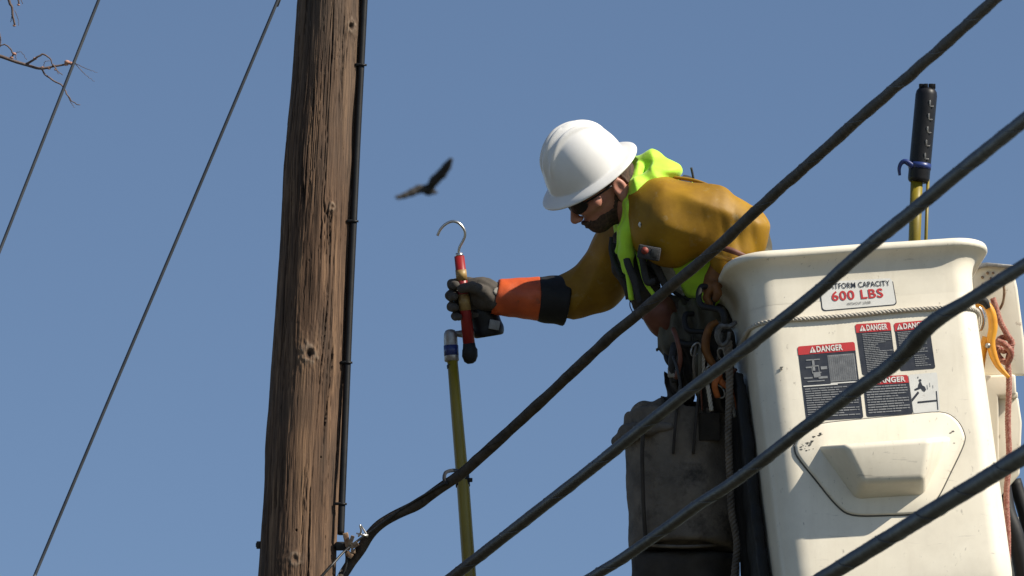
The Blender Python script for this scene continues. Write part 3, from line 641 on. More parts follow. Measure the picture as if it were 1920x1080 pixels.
# telescopic stick standing in the bucket
stick = thing('hot_stick', 'yellow stick with a black slotted head and hook, standing upright in the bucket', 'hot stick', fw(Q(1728, 1100, -.1)))
dn = unit(Q(1733, 165, -.05)-Q(1716, 440, -.05)); 
MB().add(*tube(fw(np.array([Q(1690, 1050, .05), Q(1715, 445, 0), Q(1719, 335, -.03)])), PX(11.5), 16)).build('shaft', M['fibre'], stick)
MB().add(*tube(fw(np.array([Q(1722, 1050, .07), Q(1736, 450, .0), Q(1740, 335, -.03)])), PX(3.2), 8)).build('control_rod', M['fibre'], stick)
a, b = Q(1722, 342, -.03), Q(1738, 166, -.07); pp = [a + (b-a)*t for t in (0, .02, .04, .25, .5, .8, .93, .97, 1)]
MB().add(*tube(fw(np.array(pp)), [PX(x) for x in (17, 20, 20.5, 20.5, 20.5, 20.5, 20.5, 19, 15)], 20)).build('head', M['blackp'], stick)
c1, c2 = a+(b-a)*.14, a+(b-a)*.20
MB().add(*tube(fw(np.array([c1, c2])), PX(21.5), 20)).build('blue_collar', M['blue'], stick)
mb = MB()
for i in range(5):
    c = a + (b-a)*(.28 + i*.14); mb.add(*box(fw(c + np.array([PX(7), 0, PX(19.5)])), BAS, (PX(1.5), PX(5.5), .002), .0005)); mb.add(*box(fw(c + np.array([PX(10), -PX(6), PX(18.5)])), BAS, (PX(4), PX(1.2), .002), .0005))
mb.build('slot_marks', M['galv'], stick)
mb = MB()
for i in range(7):
    ang = i*.9; c = b + np.array([PX(12)*math.cos(ang), PX(4), PX(12)*math.sin(ang)]); mb.add(*box(fw(c), BAS, (PX(4), PX(5), PX(4)), .001))
mb.build('crown_teeth', M['blackp'], stick)
MB().add(*cshape([(1712, 312, -.02), (1698, 303, -.02), (1690, 306, -.02), (1686, 316, -.02), (1687, 329, -.02)], [6, 5, 4, 3.5, 2.5], 1.2)).build('hook', M['blue'], stick)

# ------------------------------------------------------------------ the worker
man = thing('person', 'lineman in a white hard hat and yellow rubber sleeves leaning out over the bucket', 'person', bw([-.1, 0, -DEEP+.02]))
HY, HR = R(15), R(23)
f0 = unit([-.80, -.60, 0]); u0 = unit([-.60, .80, 0]); s0 = np.array([0, 0, 1.])
hf = math.cos(HY)*f0 + math.sin(HY)*s0; hs = -math.sin(HY)*f0 + math.cos(HY)*s0
hu = math.cos(HR)*u0 + math.sin(HR)*hs; hs = math.cos(HR)*hs - math.sin(HR)*u0
HATM = np.array([hf, hs, hu])
hf = math.cos(R(11))*f0 + math.sin(R(11))*s0; hs = -math.sin(R(11))*f0 + math.cos(R(11))*s0
hu = math.cos(R(14))*u0 + math.sin(R(14))*hs; hs = math.cos(R(14))*hs - math.sin(R(14))*u0
HM = np.array([hf, hs, hu]); HC = Q(1100, 321, .05); HF = HC - .017*hu        # centre of hat rim plane
def hl(f, s, u): return HF + f*hf + s*hs + u*hu
def hw(v): return fw(np.asarray(v) @ HM + HF)
# body: head at fine resolution, the rest coarser, one mesh
def head_sdf(P):
    X, Y, Z = P[0]-HF[0], P[1]-HF[1], P[2]-HF[2]
    L = [X*HM[i][0] + Y*HM[i][1] + Z*HM[i][2] for i in range(3)]; L[0] = L[0] + .013; L[1] = np.abs(L[1]); A_ = L
    d = ell(A_, (-.005, 0, -.005), (.098, .078, .105))
    d = smin(d, ell(A_, (.032, 0, -.085), (.062, .055, .062)), .03)
    d = smin(d, ell(A_, (.066, 0, -.125), (.028, .030, .024)), .03)       # chin
    d = smin(d, cone(A_, (.085, .034, -.062), (.055, .06, -.055), .017, .018), .02)  # cheek
    d = smin(d, cone(A_, (.090, 0, -.022), (.092, .035, -.026), .012, .010), .015)    # brow
    d = smax(d, -ell(A_, (.104, .032, -.046), (.016, .018, .010)), .012)                 # socket
    d = smin(d, cone(A_, (.096, 0, -.036), (.119, 0, -.075), .009, .013), .010)          # nose
    d = smin(d, ell(A_, (.110, .012, -.080), (.012, .008, .008)), .006)
    d = smin(d, ell(A_, (.096, .0, -.101), (.013, .024, .006)), .008); d = smin(d, ell(A_, (.093, .0, -.112), (.012, .020, .006)), .006)
    d = smax(d, -ell(A_, (.111, 0, -.1065), (.012, .022, .0022)), .003)
    ear = ell(A_, (-.022, .080, -.060), (.020, .0085, .032)); ear = smax(ear, -ell(A_, (-.020, .090, -.055), (.012, .008, .020)), .006)
    ear = smin(ear, ell(A_, (-.013, .079, -.087), (.010, .006, .011)), .008)
    d = smin(d, ear, .006)
    d = smin(d, cone(A_, (-.035, 0, -.07), (-.05, 0, -.16), .058, .064), .035)
    return d
pts = [hl(*a) for a in [(.14, .1, .12), (.14, -.1, -.2), (-.14, .1, -.2), (-.14, -.1, .12), (.14, -.1, .12), (-.14, .1, .12)]]
lo, hi = bounds(pts, .02)
Vh, Fh = nets(head_sdf, lo, hi, .0025)
NS = Q(1255, 414, .07); NE = Q(1385, 428, .12); NH = Q(1350, 510, .16)       # near arm: shoulder, elbow, wrist
FS = Q(1175, 448, -.17); FE = Q(1115, 532, -.20); FWR = Q(935, 560, -.16)    # far arm
CH = Q(1250, 420, -.03); BE = Q(1330, 480, -.05); HI = Q(1440, 585, -.05); NK = Q(1190, 372, .02)
def torso(P, g=0.0):
    d = ell(P, CH, (.12+g, .115+g, .17+g)); d = smin(d, cone(P, CH, BE, .125+g, .125+g), .05); d = smin(d, cone(P, BE, HI, .13+g, .135+g), .05)
    return d
b0 = bw([-.12, -.10, -.36]); b1 = bw([-.02, .10, -.36])
def wf(p): return (np.asarray(p) - O_) @ np.linalg.inv(BAS)
LEGN = [wf(bw(a)) for a in [(-.17, -.06, -.16), (-.08, -.10, -.55), (-.06, -.06, -1.0)]]; LEGF = [wf(bw(a)) for a in [(-.17, .06, -.16), (-.02, .10, -.55), (-.02, .10, -1.0)]]
def body(P):
    d = torso(P, -.032)
    d = smin(d, cone(P, NK, hl(-.05, 0, -.12), .065, .058), .04); d = smin(d, cone(P, NK, CH, .07, .09), .05)
    d = smin(d, chain(P, [NS, NE, NH], [.055, .045, .033], .02), .03)
    d = smin(d, chain(P, [FS, FE, FWR, Q(912, 556, -.16)], [.055, .042, .030, .018], .02), .04)
    for G in (LEGN, LEGF): d = smin(d, chain(P, [HI] + G, [.10, .10, .075, .05], .03), .04)
    for g in (LEGN[-1], LEGF[-1]): d = smin(d, cone(P, g, g + BX*(-.12), .045, .04), .02)
    return d
lo, hi = bounds([NS, NE, NH, FS, FWR, HI, LEGN[-1], LEGF[-1], NK, Q(870, 500, -.2)], .16)
Vb, Fb = nets(body, lo, hi, .011)
link_mesh('body', fw(np.vstack([Vh, Vb])), np.vstack([Fh, Fb + len(Vh)]), M['skin'], man)
# beard and hair
def loc_head(P):
    X, Y, Z = P[0]-HF[0], P[1]-HF[1], P[2]-HF[2]; L = [X*HM[i][0] + Y*HM[i][1] + Z*HM[i][2] for i in range(3)]; L[0] = L[0] + .013; return L
def beard(P):
    A_ = loc_head(P); Ab = [A_[0], np.abs(A_[1]), A_[2]]
    jaw = ell(Ab, (.028, 0, -.120), (.074, .064, .040)); jaw = smin(jaw, cone(Ab, (-.008, .072, -.062), (.004, .064, -.10), .004, .014), .012)
    jaw = smin(jaw, cone(Ab, (.107, .0, -.0935), (.097, .028, -.106), .0062, .008), .008); jaw = smin(jaw, ell(Ab, (.085, 0, -.135), (.028, .026, .028)), .02)
    d = smax(head_sdf(P)-.0022+.0010*n3(P, .007, 4), jaw + .004*n3(P, .012, 5), .004)
    return d
pts = [hl(*a) for a in [(.13, .09, -.03), (.13, -.09, -.17), (-.06, .09, -.17), (-.06, -.09, -.03)]]; lo, hi = bounds(pts, .01)
sdf_obj('beard', beard, lo, hi, .0025, M['hair'], man)
def hair(P):
    A_ = loc_head(P); Ab = [A_[0], np.abs(A_[1]), A_[2]]
    d = head_sdf(P) - .006 + .0018*n3(P, .009, 6)
    reg = ell(Ab, (-.085, 0, -.035), (.062, .10, .075)); reg = smin(reg, ell(Ab, (-.0, .08, -.018), (.03, .02, .022)), .01)
    reg = smax(reg, -ell(Ab, (-.020, .083, -.063), (.026, .02, .036)), .004)
    return smax(d, reg, .005)
pts = [hl(*a) for a in [(.05, .1, .03), (.05, -.1, -.12), (-.13, .1, -.12), (-.13, -.1, .03)]]; lo, hi = bounds(pts, .01)
sdf_obj('hair', hair, lo, hi, .0028, M['hair'], man)
# sunglasses
def lens(P):
    A_ = loc_head(P); Ab = [A_[0], np.abs(A_[1]), A_[2]]
    sh = np.abs(ell(Ab, (.02, 0, -.045), (.093, .082, .12))) - .0018
    return smax(sh, ell(Ab, (.10, .034, -.045), (.05, .034, .0195)), .002)
pts = [hl(*a) for a in [(.13, .09, -.01), (.13, -.09, -.08), (.03, .09, -.08), (.03, -.09, -.01)]]; lo, hi = bounds(pts, .008)
gl = sdf_obj('sunglasses', lens, lo, hi, .0022, M['blackp'], man)
MB().add(*tube(hw(cr([(.075, .072, -.036), (.03, .083, -.038), (-.018, .085, -.040)], 5)), .0028, 6)).build('temple_arm', M['blackp'], gl)

# hard hat
nth, rows = 144, []
thh = np.linspace(0, 2*math.pi, nth, endpoint=False); ct, st_ = np.cos(thh), np.sin(thh)
HA, HB, HH = .123, .105, .141
def dome(phi, inset=0.0):
    c = math.cos(phi)**.92 if math.cos(phi) > 1e-6 else 0; s_ = math.sin(phi)
    x = (HA-inset)*c*ct; y = (HB-inset)*c*st_; z = np.full(nth, (HH-inset)*s_)
    return x, y, z
for phi in np.linspace(R(89.5), R(0), 46):
    x, y, z = dome(phi)
    env = np.clip((z-.045)/.05, 0, 1); env = env*env*(3-2*env)
    rid = sum(np.exp(-(np.abs(y-c)/.0085)**3)*a for c, a in [(0, 1.1), (.032, 1.0), (-.032, 1.0)]) * np.clip(1.0-np.abs(x-.012)/.118, 0, 1)**.4
    g = .0135*rid*env; nrm = np.stack([x/HA**2, y/HB**2, z/HH**2], 1); nrm /= np.linalg.norm(nrm, axis=1)[:, None]
    rows.append(np.stack([x, y, z], 1) + nrm*g[:, None])
def brimw(): return .021 + .014*np.clip(ct, 0, 1)**2 + .015*np.clip(-ct, 0, 1)**1.5
bwid = brimw()
for k, (fr, dz) in enumerate([(.06, -.001), (.2, -.003), (.45, -.006), (.7, -.009), (.9, -.0135), (.98, -.016), (1.0, -.0185), (.97, -.0205), (.88, -.017), (.6, -.012), (.3, -.007), (.02, -.004)]):
    x = (HA+bwid*fr)*ct; y = (HB+bwid*fr)*st_; z = np.full(nth, dz) + (.004*np.clip(-ct, 0, 1) - .003*np.clip(ct, 0, 1))*fr
    rows.append(np.stack([x, y, z], 1))
for phi in np.linspace(R(2), R(89), 12):
    x, y, z = dome(phi, .005); rows.append(np.stack([x, y, z], 1))
v = np.vstack(rows); f = []
for i in range(len(rows)-1):
    for j in range(nth): f.append([i*nth+j, (i+1)*nth+j, (i+1)*nth+(j+1) % nth, i*nth+(j+1) % nth])
f.append(list(range(nth))); f.append([(len(rows)-1)*nth+j for j in range(nth)][::-1])
link_mesh('hard_hat', fw(v @ HATM + HC), f, M['hat'], man)

# hi-vis hood and collar
def hood(P):
    d = chain(P, [Q(1190, 322, -.03), Q(1222, 309, .0), Q(1256, 326, .02)], [.024, .036, .026], .03)
    d = smin(d, chain(P, [Q(1250, 320, .02), Q(1224, 338, .07), Q(1198, 352, .095), Q(1190, 390, .115), Q(1179, 430, .11), Q(1172, 475, .09), Q(1178, 505, .08)], [.03, .030, .026, .024, .022, .021, .018], .015), .02)
    d = smin(d, chain(P, [Q(1190, 315, -.03), Q(1180, 345, -.07), Q(1165, 400, -.10), Q(1165, 470, -.09)], [.028, .028, .025, .02], .02), .02)
    d = smin(d, chain(P, [Q(1198, 316, .03), Q(1186, 345, .078), Q(1176, 385, .095), Q(1167, 430, .09), Q(1160, 470, .06)], [.018, .014, .012, .012, .012], .01), .006)
    d = smin(d, ell(P, Q(1243, 322, .0), (.052, .028, .09)), .02)
    ph = plane(P, Q(1210, 330, 0), (.86, .42, .28))*120 + 1.5*n3(P, .12, 14)
    return d + .0055*np.abs(np.sin(ph*.5)) - .003 + .0018*n3(P, .06, 12)
lo, hi = bounds([Q(1140, 280, -.15), Q(1290, 520, .15)], .03)
sdf_obj('hood', hood, lo, hi, .0036, M['lime'], man)
# vest
va = unit(HI-CH)
def vest(P):
    d = torso(P, .006) + .006*n3(P, .11, 21) + .003*n3(P, .045, 22) + .004*np.sqrt(np.sin(plane(P, BE, (.9, -.4, .2))*60 + n3(P, .2, 23))**2+.05)
    d = smax(d, plane(P, BE + va*.10, va), .01)
    return d
lo, hi = bounds([CH, BE], .26)
ve = sdf_obj('vest', vest, lo, hi, .0055, M['lime'], man)
def band(c, n, hwid, g=.010):
    n = unit(n); return lambda P: smax(torso(P, g) + .006*n3(P, .11, 21) + .003*n3(P, .045, 22), np.abs(plane(P, c, n)) - hwid, .003)
for c, n in [(Q(1262, 540, .1), (.95, .35, .1))]:
    sdf_obj('reflective_stripe', band(c, n, .018), lo, hi, .0055, M['reflect'], ve)
har = None
for i, (c, n, hwid) in enumerate([(Q(1218, 500, .1), (.9, -.35, .1), .016), (Q(1362, 480, .1), (.92, -.3, 0), .014), (Q(1235, 560, .1), (.35, .92, .3), .008)]):
    o = sdf_obj('harness_strap', band(c, n, hwid, .016), lo, hi, .0055, M['webbing'], man)
# near sleeve (two lobes: cape over the shoulder, then the arm)
def sleeve_near(P):
    d = chain(P, [Q(1222, 408, .06), Q(1260, 418, .10), Q(1330, 410, .12), Q(1392, 428, .13)], [.098, .114, .090, .064], .05)
    d = smin(d, ell(P, Q(1240, 400, .0), (.10, .098, .17)), .05)
    d = smin(d, chain(P, [Q(1345, 405, .02), Q(1392, 425, .10), Q(1394, 445, .14), Q(1366, 488, .17)], [.066, .060, .063, .056], .03), .04)
    d = d + .0105*(np.sqrt(np.sin((plane(P, Q(1300, 372, 0), (.36, .93, .05)))*34 + .9*n3(P, .4, 31))**2+.07)-.5)*np.clip((P[0]-Q(1195, 0)[0])/.14, 0, 1) + .0035*n3(P, .12, 32) + .003*(1-np.sqrt(np.sin(plane(P, Q(1395, 430, 0), (.93, .2, .1))*75+n3(P, .2, 33))**2+.05))*np.clip((P[0]-Q(1330, 0)[0])/.06, 0, 1)
    d = smax(d, -plane(P, Q(1187, 420, 0), (.97, .10, .1)), .012)
    return d
lo, hi = bounds([Q(1180, 315, -.24), Q(1450, 560, .30)], .03)
sn = sdf_obj('rubber_sleeve', sleeve_near, lo, hi, .0048, M['yellow'], man)
# raised seam along the top of the sleeve and the snap button
sp = cr([Q(1205, 372, .12), Q(1222, 342, .07), Q(1255, 333, .05), Q(1300, 338, .07), Q(1335, 350, .09)], 8)
MB().add(*tube(fw(sp), .005, 8)).build('rolled_edge', M['yellow'], sn)
qb = Q(1203, 421, .185)
MB().add(*tube(fw(np.array([qb-[0, 0, .03], qb, qb+[0, 0, .002]])), [.0095, .0095, .006], 16)).build('snap_button', M['decal_white'], sn)
MB().add(*tube(fw(np.array([qb, qb+[0, 0, .0045]])), .0035, 10)).build('button_hole', M['strand'], sn)
MB().add(*tube(fw(cr([Q(1302, 344, .03), Q(1299, 328, .03), Q(1296, 314, .03)], 4)), .0034, 6)).build('strap_end', M['webbing'], sn)
# far sleeve
FSL = [Q(1185, 440, -.16), Q(1165, 470, -.18), Q(1122, 530, -.20), Q(1080, 552, -.195), Q(1035, 560, -.185)]
def sleeve_far(P):
    d = chain(P, FSL, [.080, .080, .074, .062, .054], .03) + .004*n3(P, .10, 41) - .004*(1-np.abs(np.sin(plane(P, FSL[2], (.75, -.5, .2))*48+n3(P, .15, 42))))
    return smax(d, -plane(P, Q(1040, 560, -.18), (1, 0, 0)), .008)
lo, hi = bounds(FSL, .11)
sdf_obj('rubber_sleeve', sleeve_far, lo, hi, .0045, M['yellow'], man)
# gauntlet: black flared cuff, orange body, leather glove
GA, GB, GC, GD = Q(1064, 564, -.19), Q(1008, 560, -.18), Q(925, 558, -.165), Q(905, 556, -.16)
gdir = unit(GA-GD)
def cuffb(P):
    d = cone(P, GB, GA + gdir*.012, .064, .076) + .003*n3(P, .06, 51)
    d = smax(d, plane(P, GA, unit(gdir + [0, -.10, 0])), .006); return smax(smax(d, -plane(P, GB, gdir), .003), -(cone(P, GA - gdir*.02, GA + gdir*.05, .060, .074)), .004)
lo, hi = bounds([GA, GB], .10)
glv = sdf_obj('glove', lambda P: hand(P), [0, 0, 0], [0, 0, 0], .1, None, None) if False else None
def hand(P):
    w0 = -.15; r = .0128
    kz = -.028
    d = ell(P, Q(907, 552, w0-.010), (.044, .042, .028), None); d = smin(d, ell(P, Q(900, 535, w0-.005), (.042, .022, .028)), .02)
    d = smin(d, cone(P, Q(915, 556, w0-.005), Q(944, 560, w0-.01), .036, .040), .02)
    for i, (y, xl, rr) in enumerate([(533, 849, 1.08), (554, 846, 1.1), (575, 848, 1.0), (593, 855, .88)]):
        ch = chain(P, [Q(897, y-2, w0-.022), Q(876, y-3, w0-.034), Q(856, y-1, w0-.030), Q(xl-1, y, w0-.006), Q(xl+5, y+2, w0+.016)], [r*1.15*rr, r*1.15*rr, r*1.1*rr, r*1.08*rr, r*.9*rr], .004)
        d = smin(d, ch, .0035)
    th_ = chain(P, [Q(925, 566, w0+.012), Q(907, 548, w0+.026), Q(885, 538, w0+.034), Q(866, 541, w0+.034)], [.022, .0175, .0150, .0130], .006)
    return smin(d, th_, .006) + .0016*n3(P, .025, 61)
lo, hi = bounds([Q(835, 505, -.22), Q(965, 612, -.08)], .015)
glove = sdf_obj('glove', hand, lo, hi, .0026, M['glove'], man)
sdf_obj('black_cuff', cuffb, *bounds([GA, GB], .10), .004, M['black'], glove)
def gaunt(P):
    d = cone(P, GD, GB + gdir*.01, .048, .064) + .0022*n3(P, .05, 52); d = smax(d, plane(P, GB + gdir*.004, gdir), .004)
    return smax(smax(d, -plane(P, GC + gdir*.0, unit(gdir + [0, -.25, 0])), .006), -cone(P, GD, GC, .043, .046), .004)
sdf_obj('orange_gauntlet', gaunt, *bounds([GB, GD], .09), .004, M['orange'], glove)
sdf_obj('pale_patch', lambda P: smax(hand(P)-.003, ell(P, Q(936, 546, -.115), (.018, .014, .03)), .003), *bounds([Q(936, 546, -.12)], .05), .003, M['glove_pale'], glove)
# near gloved hand holding the rim
def hand2(P):
    c = Q(1340, 524, .16); d = chain(P, [Q(1362, 495, .16), c], [.042, .030], .01); d = smin(d, ell(P, Q(1333, 540, .17), (.026, .026, .035)), .01)
    for i in range(4): d = smin(d, chain(P, [Q(1330, 545, .14+.018*i), Q(1324, 558, .14+.018*i), Q(1331, 570, .143+.018*i)], [.011, .0105, .009], .003), .004)
    return smin(d, chain(P, [Q(1342, 536, .20), Q(1346, 550, .21), Q(1342, 560, .21)], [.013, .012, .010], .004), .005)
lo, hi = bounds([Q(1305, 470, .1), Q(1375, 590, .24)], .04)
g2 = sdf_obj('glove', hand2, lo, hi, .0035, M['dullorange'], man); g2['label'] = 'orange glove gripping the bucket rim'
# trousers below, inside the bucket
def trousers(P):
    d = cone(P, BE + va*.13, HI, .125, .14)
    for G in (LEGN, LEGF): d = smin(d, chain(P, [HI] + G, [.12, .115, .09, .07], .03), .04)
    return smax(d + .006*n3(P, .09, 71), -plane(P, BE + va*.07, va), .01)
lo, hi = bounds([BE, HI, LEGN[-1], LEGF[-1]], .17)
sdf_obj('trousers', trousers, lo, hi, .009, M['olive'], man)
# jacket hem behind the elbow
sdf_obj('jacket', lambda P: smax(cone(P, Q(1390, 452, -.08), Q(1408, 500, -.06), .085, .07), -plane(P, Q(1385, 450, 0), (1, -.3, 0)), .01) + .005*n3(P, .07, 81), *bounds([Q(1380, 440, -.08), Q(1440, 500, -.06)], .13), .006, M['olive'], man)
# chest harness: webbing, cords, radio with a red button, blue loop
rad_ = Q(1217, 474, .20); tlt = R(-10); axr = np.array([[math.cos(tlt), math.sin(tlt), 0], [-math.sin(tlt), math.cos(tlt), 0], [0, 0, 1]]) @ BAS
hb = MB().add(*box(fw(rad_), axr, (PX(21), PX(13), .018), .004)).build('strap_buckle', M['webbing'], man)
MB().add(*tube(fw(np.array([Q(1209, 470, .215), Q(1209, 470, .221)])), [PX(7), PX(7)], 14)).build('red_button', M['button'], hb)
MB().add(*box(fw(Q(1227, 475, .219)), axr, (PX(6), PX(8), .002), .0006)).build('buckle_plate', M['strand'], hb)
rs = random.Random(3)
mb = MB(); mb2 = MB()
for i in range(12):
    x = 1146 + i*6.5; y0 = 445 + rs.uniform(-5, 15); w0 = .03 + rs.uniform(-.04, .07)
    p = cr([Q(x, y0, w0), Q(x+rs.uniform(-6, 8), y0+30, w0+.02), Q(x+14+rs.uniform(-6, 6), y0+70, w0+.03), Q(x+26+rs.uniform(-8, 8), 530+rs.uniform(-15, 40), w0+.02)], 8)
    (mb2 if i in (3, 7) else mb).add(*tube(fw(p), rs.uniform(.005, .011), 8, flat=.5))
mb.build('harness_webbing', M['webbing'], man); mb2.build('vest_ribbon', M['lime'], man)
def chestfill(P): return chain(P, [Q(1168, 455, -.03), Q(1180, 500, -.0), Q(1205, 545, .0), Q(1225, 575, .0), Q(1270, 585, .0)], [.038, .046, .045, .042, .045], .02) + .008*n3(P, .045, 90)
sdf_obj('chest_pouch', chestfill, *bounds([Q(1150, 430, -.08), Q(1290, 610, .08)], .05), .004, M['canvas2'], man)
MB().add(*tube(fw(cr([Q(1194, 545, .05), Q(1184, 556, .05), Q(1181, 572, .05), Q(1186, 585, .05)], 6)), .0018, 6)).build('blue_cord', M['blue'], man)
MB().add(*tube(fw(cr([Q(1198, 545, .05), Q(1192, 552, .05)], 3)), .006, 6)).build('toggle', M['black'], man)
# brown leather pouch under the belly and grey-green rolled bag
def pouch(P): return smin(ell(P, Q(1236, 585, .03), (.052, .05, .06)), ell(P, Q(1250, 610, .02), (.045, .04, .05)), .03) + .004*n3(P, .05, 91)
sdf_obj('leather_pouch', pouch, *bounds([Q(1236, 595, .03)], .11), .004, M['leather'], man)

# ------------------------------------------------------------------ gear hung on the left of the bucket
def side_bag(P):
    d = chain(P, [Q(1268, 612, .03), Q(1272, 640, .03), Q(1290, 668, .03)], [.052, .058, .045], .03)
    d = smin(d, ell(P, Q(1320, 635, .05), (.055, .05, .06)), .03); d = smin(d, chain(P, [Q(1262, 585, -.01), Q(1305, 590, .02), Q(1345, 600, .04)], [.036, .040, .036], .02), .03)
    return d + .006*np.sin(plane(P, Q(1270, 600, 0), (.95, .25, .1))*170 + 2*n3(P, .1, 95)) + .005*n3(P, .05, 96)
lo, hi = bounds([Q(1220, 540, .0), Q(1370, 700, .08)], .09)
tag(sdf_obj('rolled_tool_roll', side_bag, lo, hi, .004, M['olive'], None), 'olive grey cloth roll bulging over the left rim of the bucket', 'tool roll')
# big canvas bag
def bag(P):
    c0, c1 = Q(1284, 790, -.02), Q(1283, 1022, .0)
    t = (P[1]-c1[1])/(c0[1]-c1[1]); X = P[0]-(c0[0]*t + c1[0]*(1-t)); Z = P[2]-(c0[2]*t + c1[2]*(1-t))
    rx = .157 + .014*t; rz = .15
    rr = (np.sqrt((X/rx)**2 + (Z/rz)**2) - 1)*.15
    y = plane(P, Q(1282, 905, 0), (.03, 1, -.28)); d = smax(rr, np.abs(y)-PX(124), .012)
    Pv = [P[0], P[1]*.35, P[2]]
    d = d + .006*n3(P, .18, 101) + .0035*n3(Pv, .085, 102) + .0012*n3(P, .035, 104)
    d = smax(d, -smax(rr+.012, -(y - PX(60)), .01), .006)
    return d
lo, hi = bounds([Q(1150, 770, -.2), Q(1400, 1045, .2)], .05)
bagt = thing('canvas_tool_bag', 'large grey canvas bucket bag hanging in shade left of the bucket', 'tool bag', fw(Q(1282, 1035, 0)))
sdf_obj('bag_body', bag, lo, hi, .0062, M['canvas'], bagt)
def flap(P):
    d = smin(chain(P, [Q(1157, 828, .0), Q(1178, 812, .06), Q(1215, 802, .11), Q(1260, 800, .125)], [.017, .024, .020, .010], .02), chain(P, [Q(1186, 790, -.10), Q(1205, 773, -.06), Q(1245, 764, -.03), Q(1300, 768, .0), Q(1360, 772, .0)], [.022, .027, .024, .018, .016], .02), .006)
    return d + .002*n3(P, .06, 103)
lo, hi = bounds([Q(1150, 750, -.12), Q(1370, 840, .14)], .04)
sdf_obj('rolled_rim', flap, lo, hi, .0045, M['canvas'], bagt)
MB().add(*tube(fw(cr([Q(1184+i*194/10, 1018 + 7*math.sin(i/10*3.14), -.02+.155*math.sin(i/10*3.14)) for i in range(11)], 3)), .005, 6, flat=2)).build('bottom_seam', M['canvas'], bagt)
MB().add(*box(fw(Q(1330, 800, .12)), BAS, (PX(20), PX(26), .012), .003)).build('pocket', M['canvas2'], bagt)
MB().add(*tube(fw(cr([Q(1206, 800, .118), Q(1204, 860, .128), Q(1206, 940, .128), Q(1210, 1010, .12)], 8)), .006, 6, flat=1.6)).build('side_seam', M['canvas2'], bagt)
mb = MB()
for x in (1262, 1300):
    mb.add(*tube(fw(cr([Q(x, 850, .14), Q(x+4, 800, .15), Q(x+10, 740, .12), Q(x+20, 690, .10)], 6)), .012, 8, flat=.3))
mb.build('carry_strap', M['canvas2'], bagt)
def bag2(P):
    c = Q(1285, 1120, -.02); d = smax(ell(P, c, (.165, .16, .15)), -(P[1]*0 + 9), .01); rr = (np.sqrt(((P[0]-c[0])/.155)**2 + ((P[2]-c[2])/.14)**2)-1)*.14
    return smax(rr, np.abs(P[1]-Q(0, 1105)[1])-PX(72), .03) + .006*n3(P, .08, 111)
lo, hi = bounds([Q(1170, 1020, -.2), Q(1400, 1190, .2)], .05)
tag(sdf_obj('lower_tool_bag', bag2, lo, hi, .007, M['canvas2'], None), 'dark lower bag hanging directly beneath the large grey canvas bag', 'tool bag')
shade_slab_sdf = lambda P: smax(np.maximum(np.maximum(np.abs((P[0]-BC[0])*BX[0]+(P[1]-BC[1])*BX[1]+(P[2]-BC[2])*BX[2]+HW+.022)-.014, np.abs((P[0]-BC[0])*BY[0]+(P[1]-BC[1])*BY[1]+(P[2]-BC[2])*BY[2]-.05)-.15), np.abs((P[0]-BC[0])*BZ[0]+(P[1]-BC[1])*BZ[1]+(P[2]-BC[2])*BZ[2]+.68)-.40), -9+0*P[0], .01) + .006*n3(P, .12, 130) + .003*n3(P, .05, 131)  # added black slab: stands in for deep shade and blocks sky light at this corner
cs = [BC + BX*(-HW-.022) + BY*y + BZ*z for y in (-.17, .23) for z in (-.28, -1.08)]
tag(sdf_obj('shade_slab', shade_slab_sdf, *bounds(cs, .07), .0075, M['black'], None), 'black slab added as shade between the grey tool bag and the bucket side', 'shade slab')
# bent black hooks
hooks = [('upper black bent hook hooked over the left rim of the bucket', [(1333, 540, .19), (1316, 538, .20), (1310, 556, .21), (1316, 573, .22), (1336, 578, .24), (1352, 582, .26), (1358, 598, .27), (1356, 622, .26)], 6.0),
         ('middle black bent hook below the cloth roll', [(1300, 588, .13), (1286, 590, .14), (1284, 606, .15), (1292, 620, .16), (1318, 622, .17), (1336, 626, .18)], 5.5),
         ('lowest black J hook above the canvas bag', [(1252, 655, .06), (1250, 668, .07), (1256, 681, .08), (1268, 686, .08), (1282, 684, .08)], 6.0),
         ('short black hook end between the rolled cloth and the orange hook', [(1276, 642, .12), (1290, 646, .14), (1310, 644, .15)], 6.5)]
for lab, pts, r_ in hooks:
    o = MB().add(*tube(fw(cr([Q(*a) for a in pts], 8)), PX(r_), 10)).build('bent_hook', M['black']); tag(o, lab, 'hook', 'black bent tool hooks')
# orange hook, straps, hanging ropes, small tools
t = thing('safety_hook', 'dull orange curved safety hook hanging at the left of the bucket', 'hook', fw(Q(1350, 700, .26)))
MB().add(*cshape([(1346, 603, .20), (1332, 612, .20), (1324, 635, .20), (1324, 658, .20), (1334, 678, .20), (1346, 690, .19)], [5, 7, 8, 8, 7, 4], 1.2)).build('hook_body', M['dullorange'], t)
MB().add(*cshape([(1346, 603, .19), (1352, 622, .19), (1350, 650, .19), (1346, 676, .19)], [4, 4, 4, 3], 1.0)).build('gate', M['darksteel'], t)
t2 = thing('orange_strap', 'frayed orange webbing strap hanging below the orange hook', 'strap', fw(Q(1380, 770, .2)))
MB().add(*tube(fw(cr([Q(1345, 690, .21), Q(1352, 715, .21), Q(1368, 728, .21), (Q(1374, 748, .21)), Q(1386, 766, .21)], 6)), PX(6), 8, flat=.5)).build('webbing', M['orange2'], t2)
MB().add(*tube(fw(cr([Q(1350, 700, .21), Q(1340, 722, .21), Q(1346, 745, .20)], 6)), PX(7), 8, flat=.5)).build('loose_end', M['orange2'], t2)
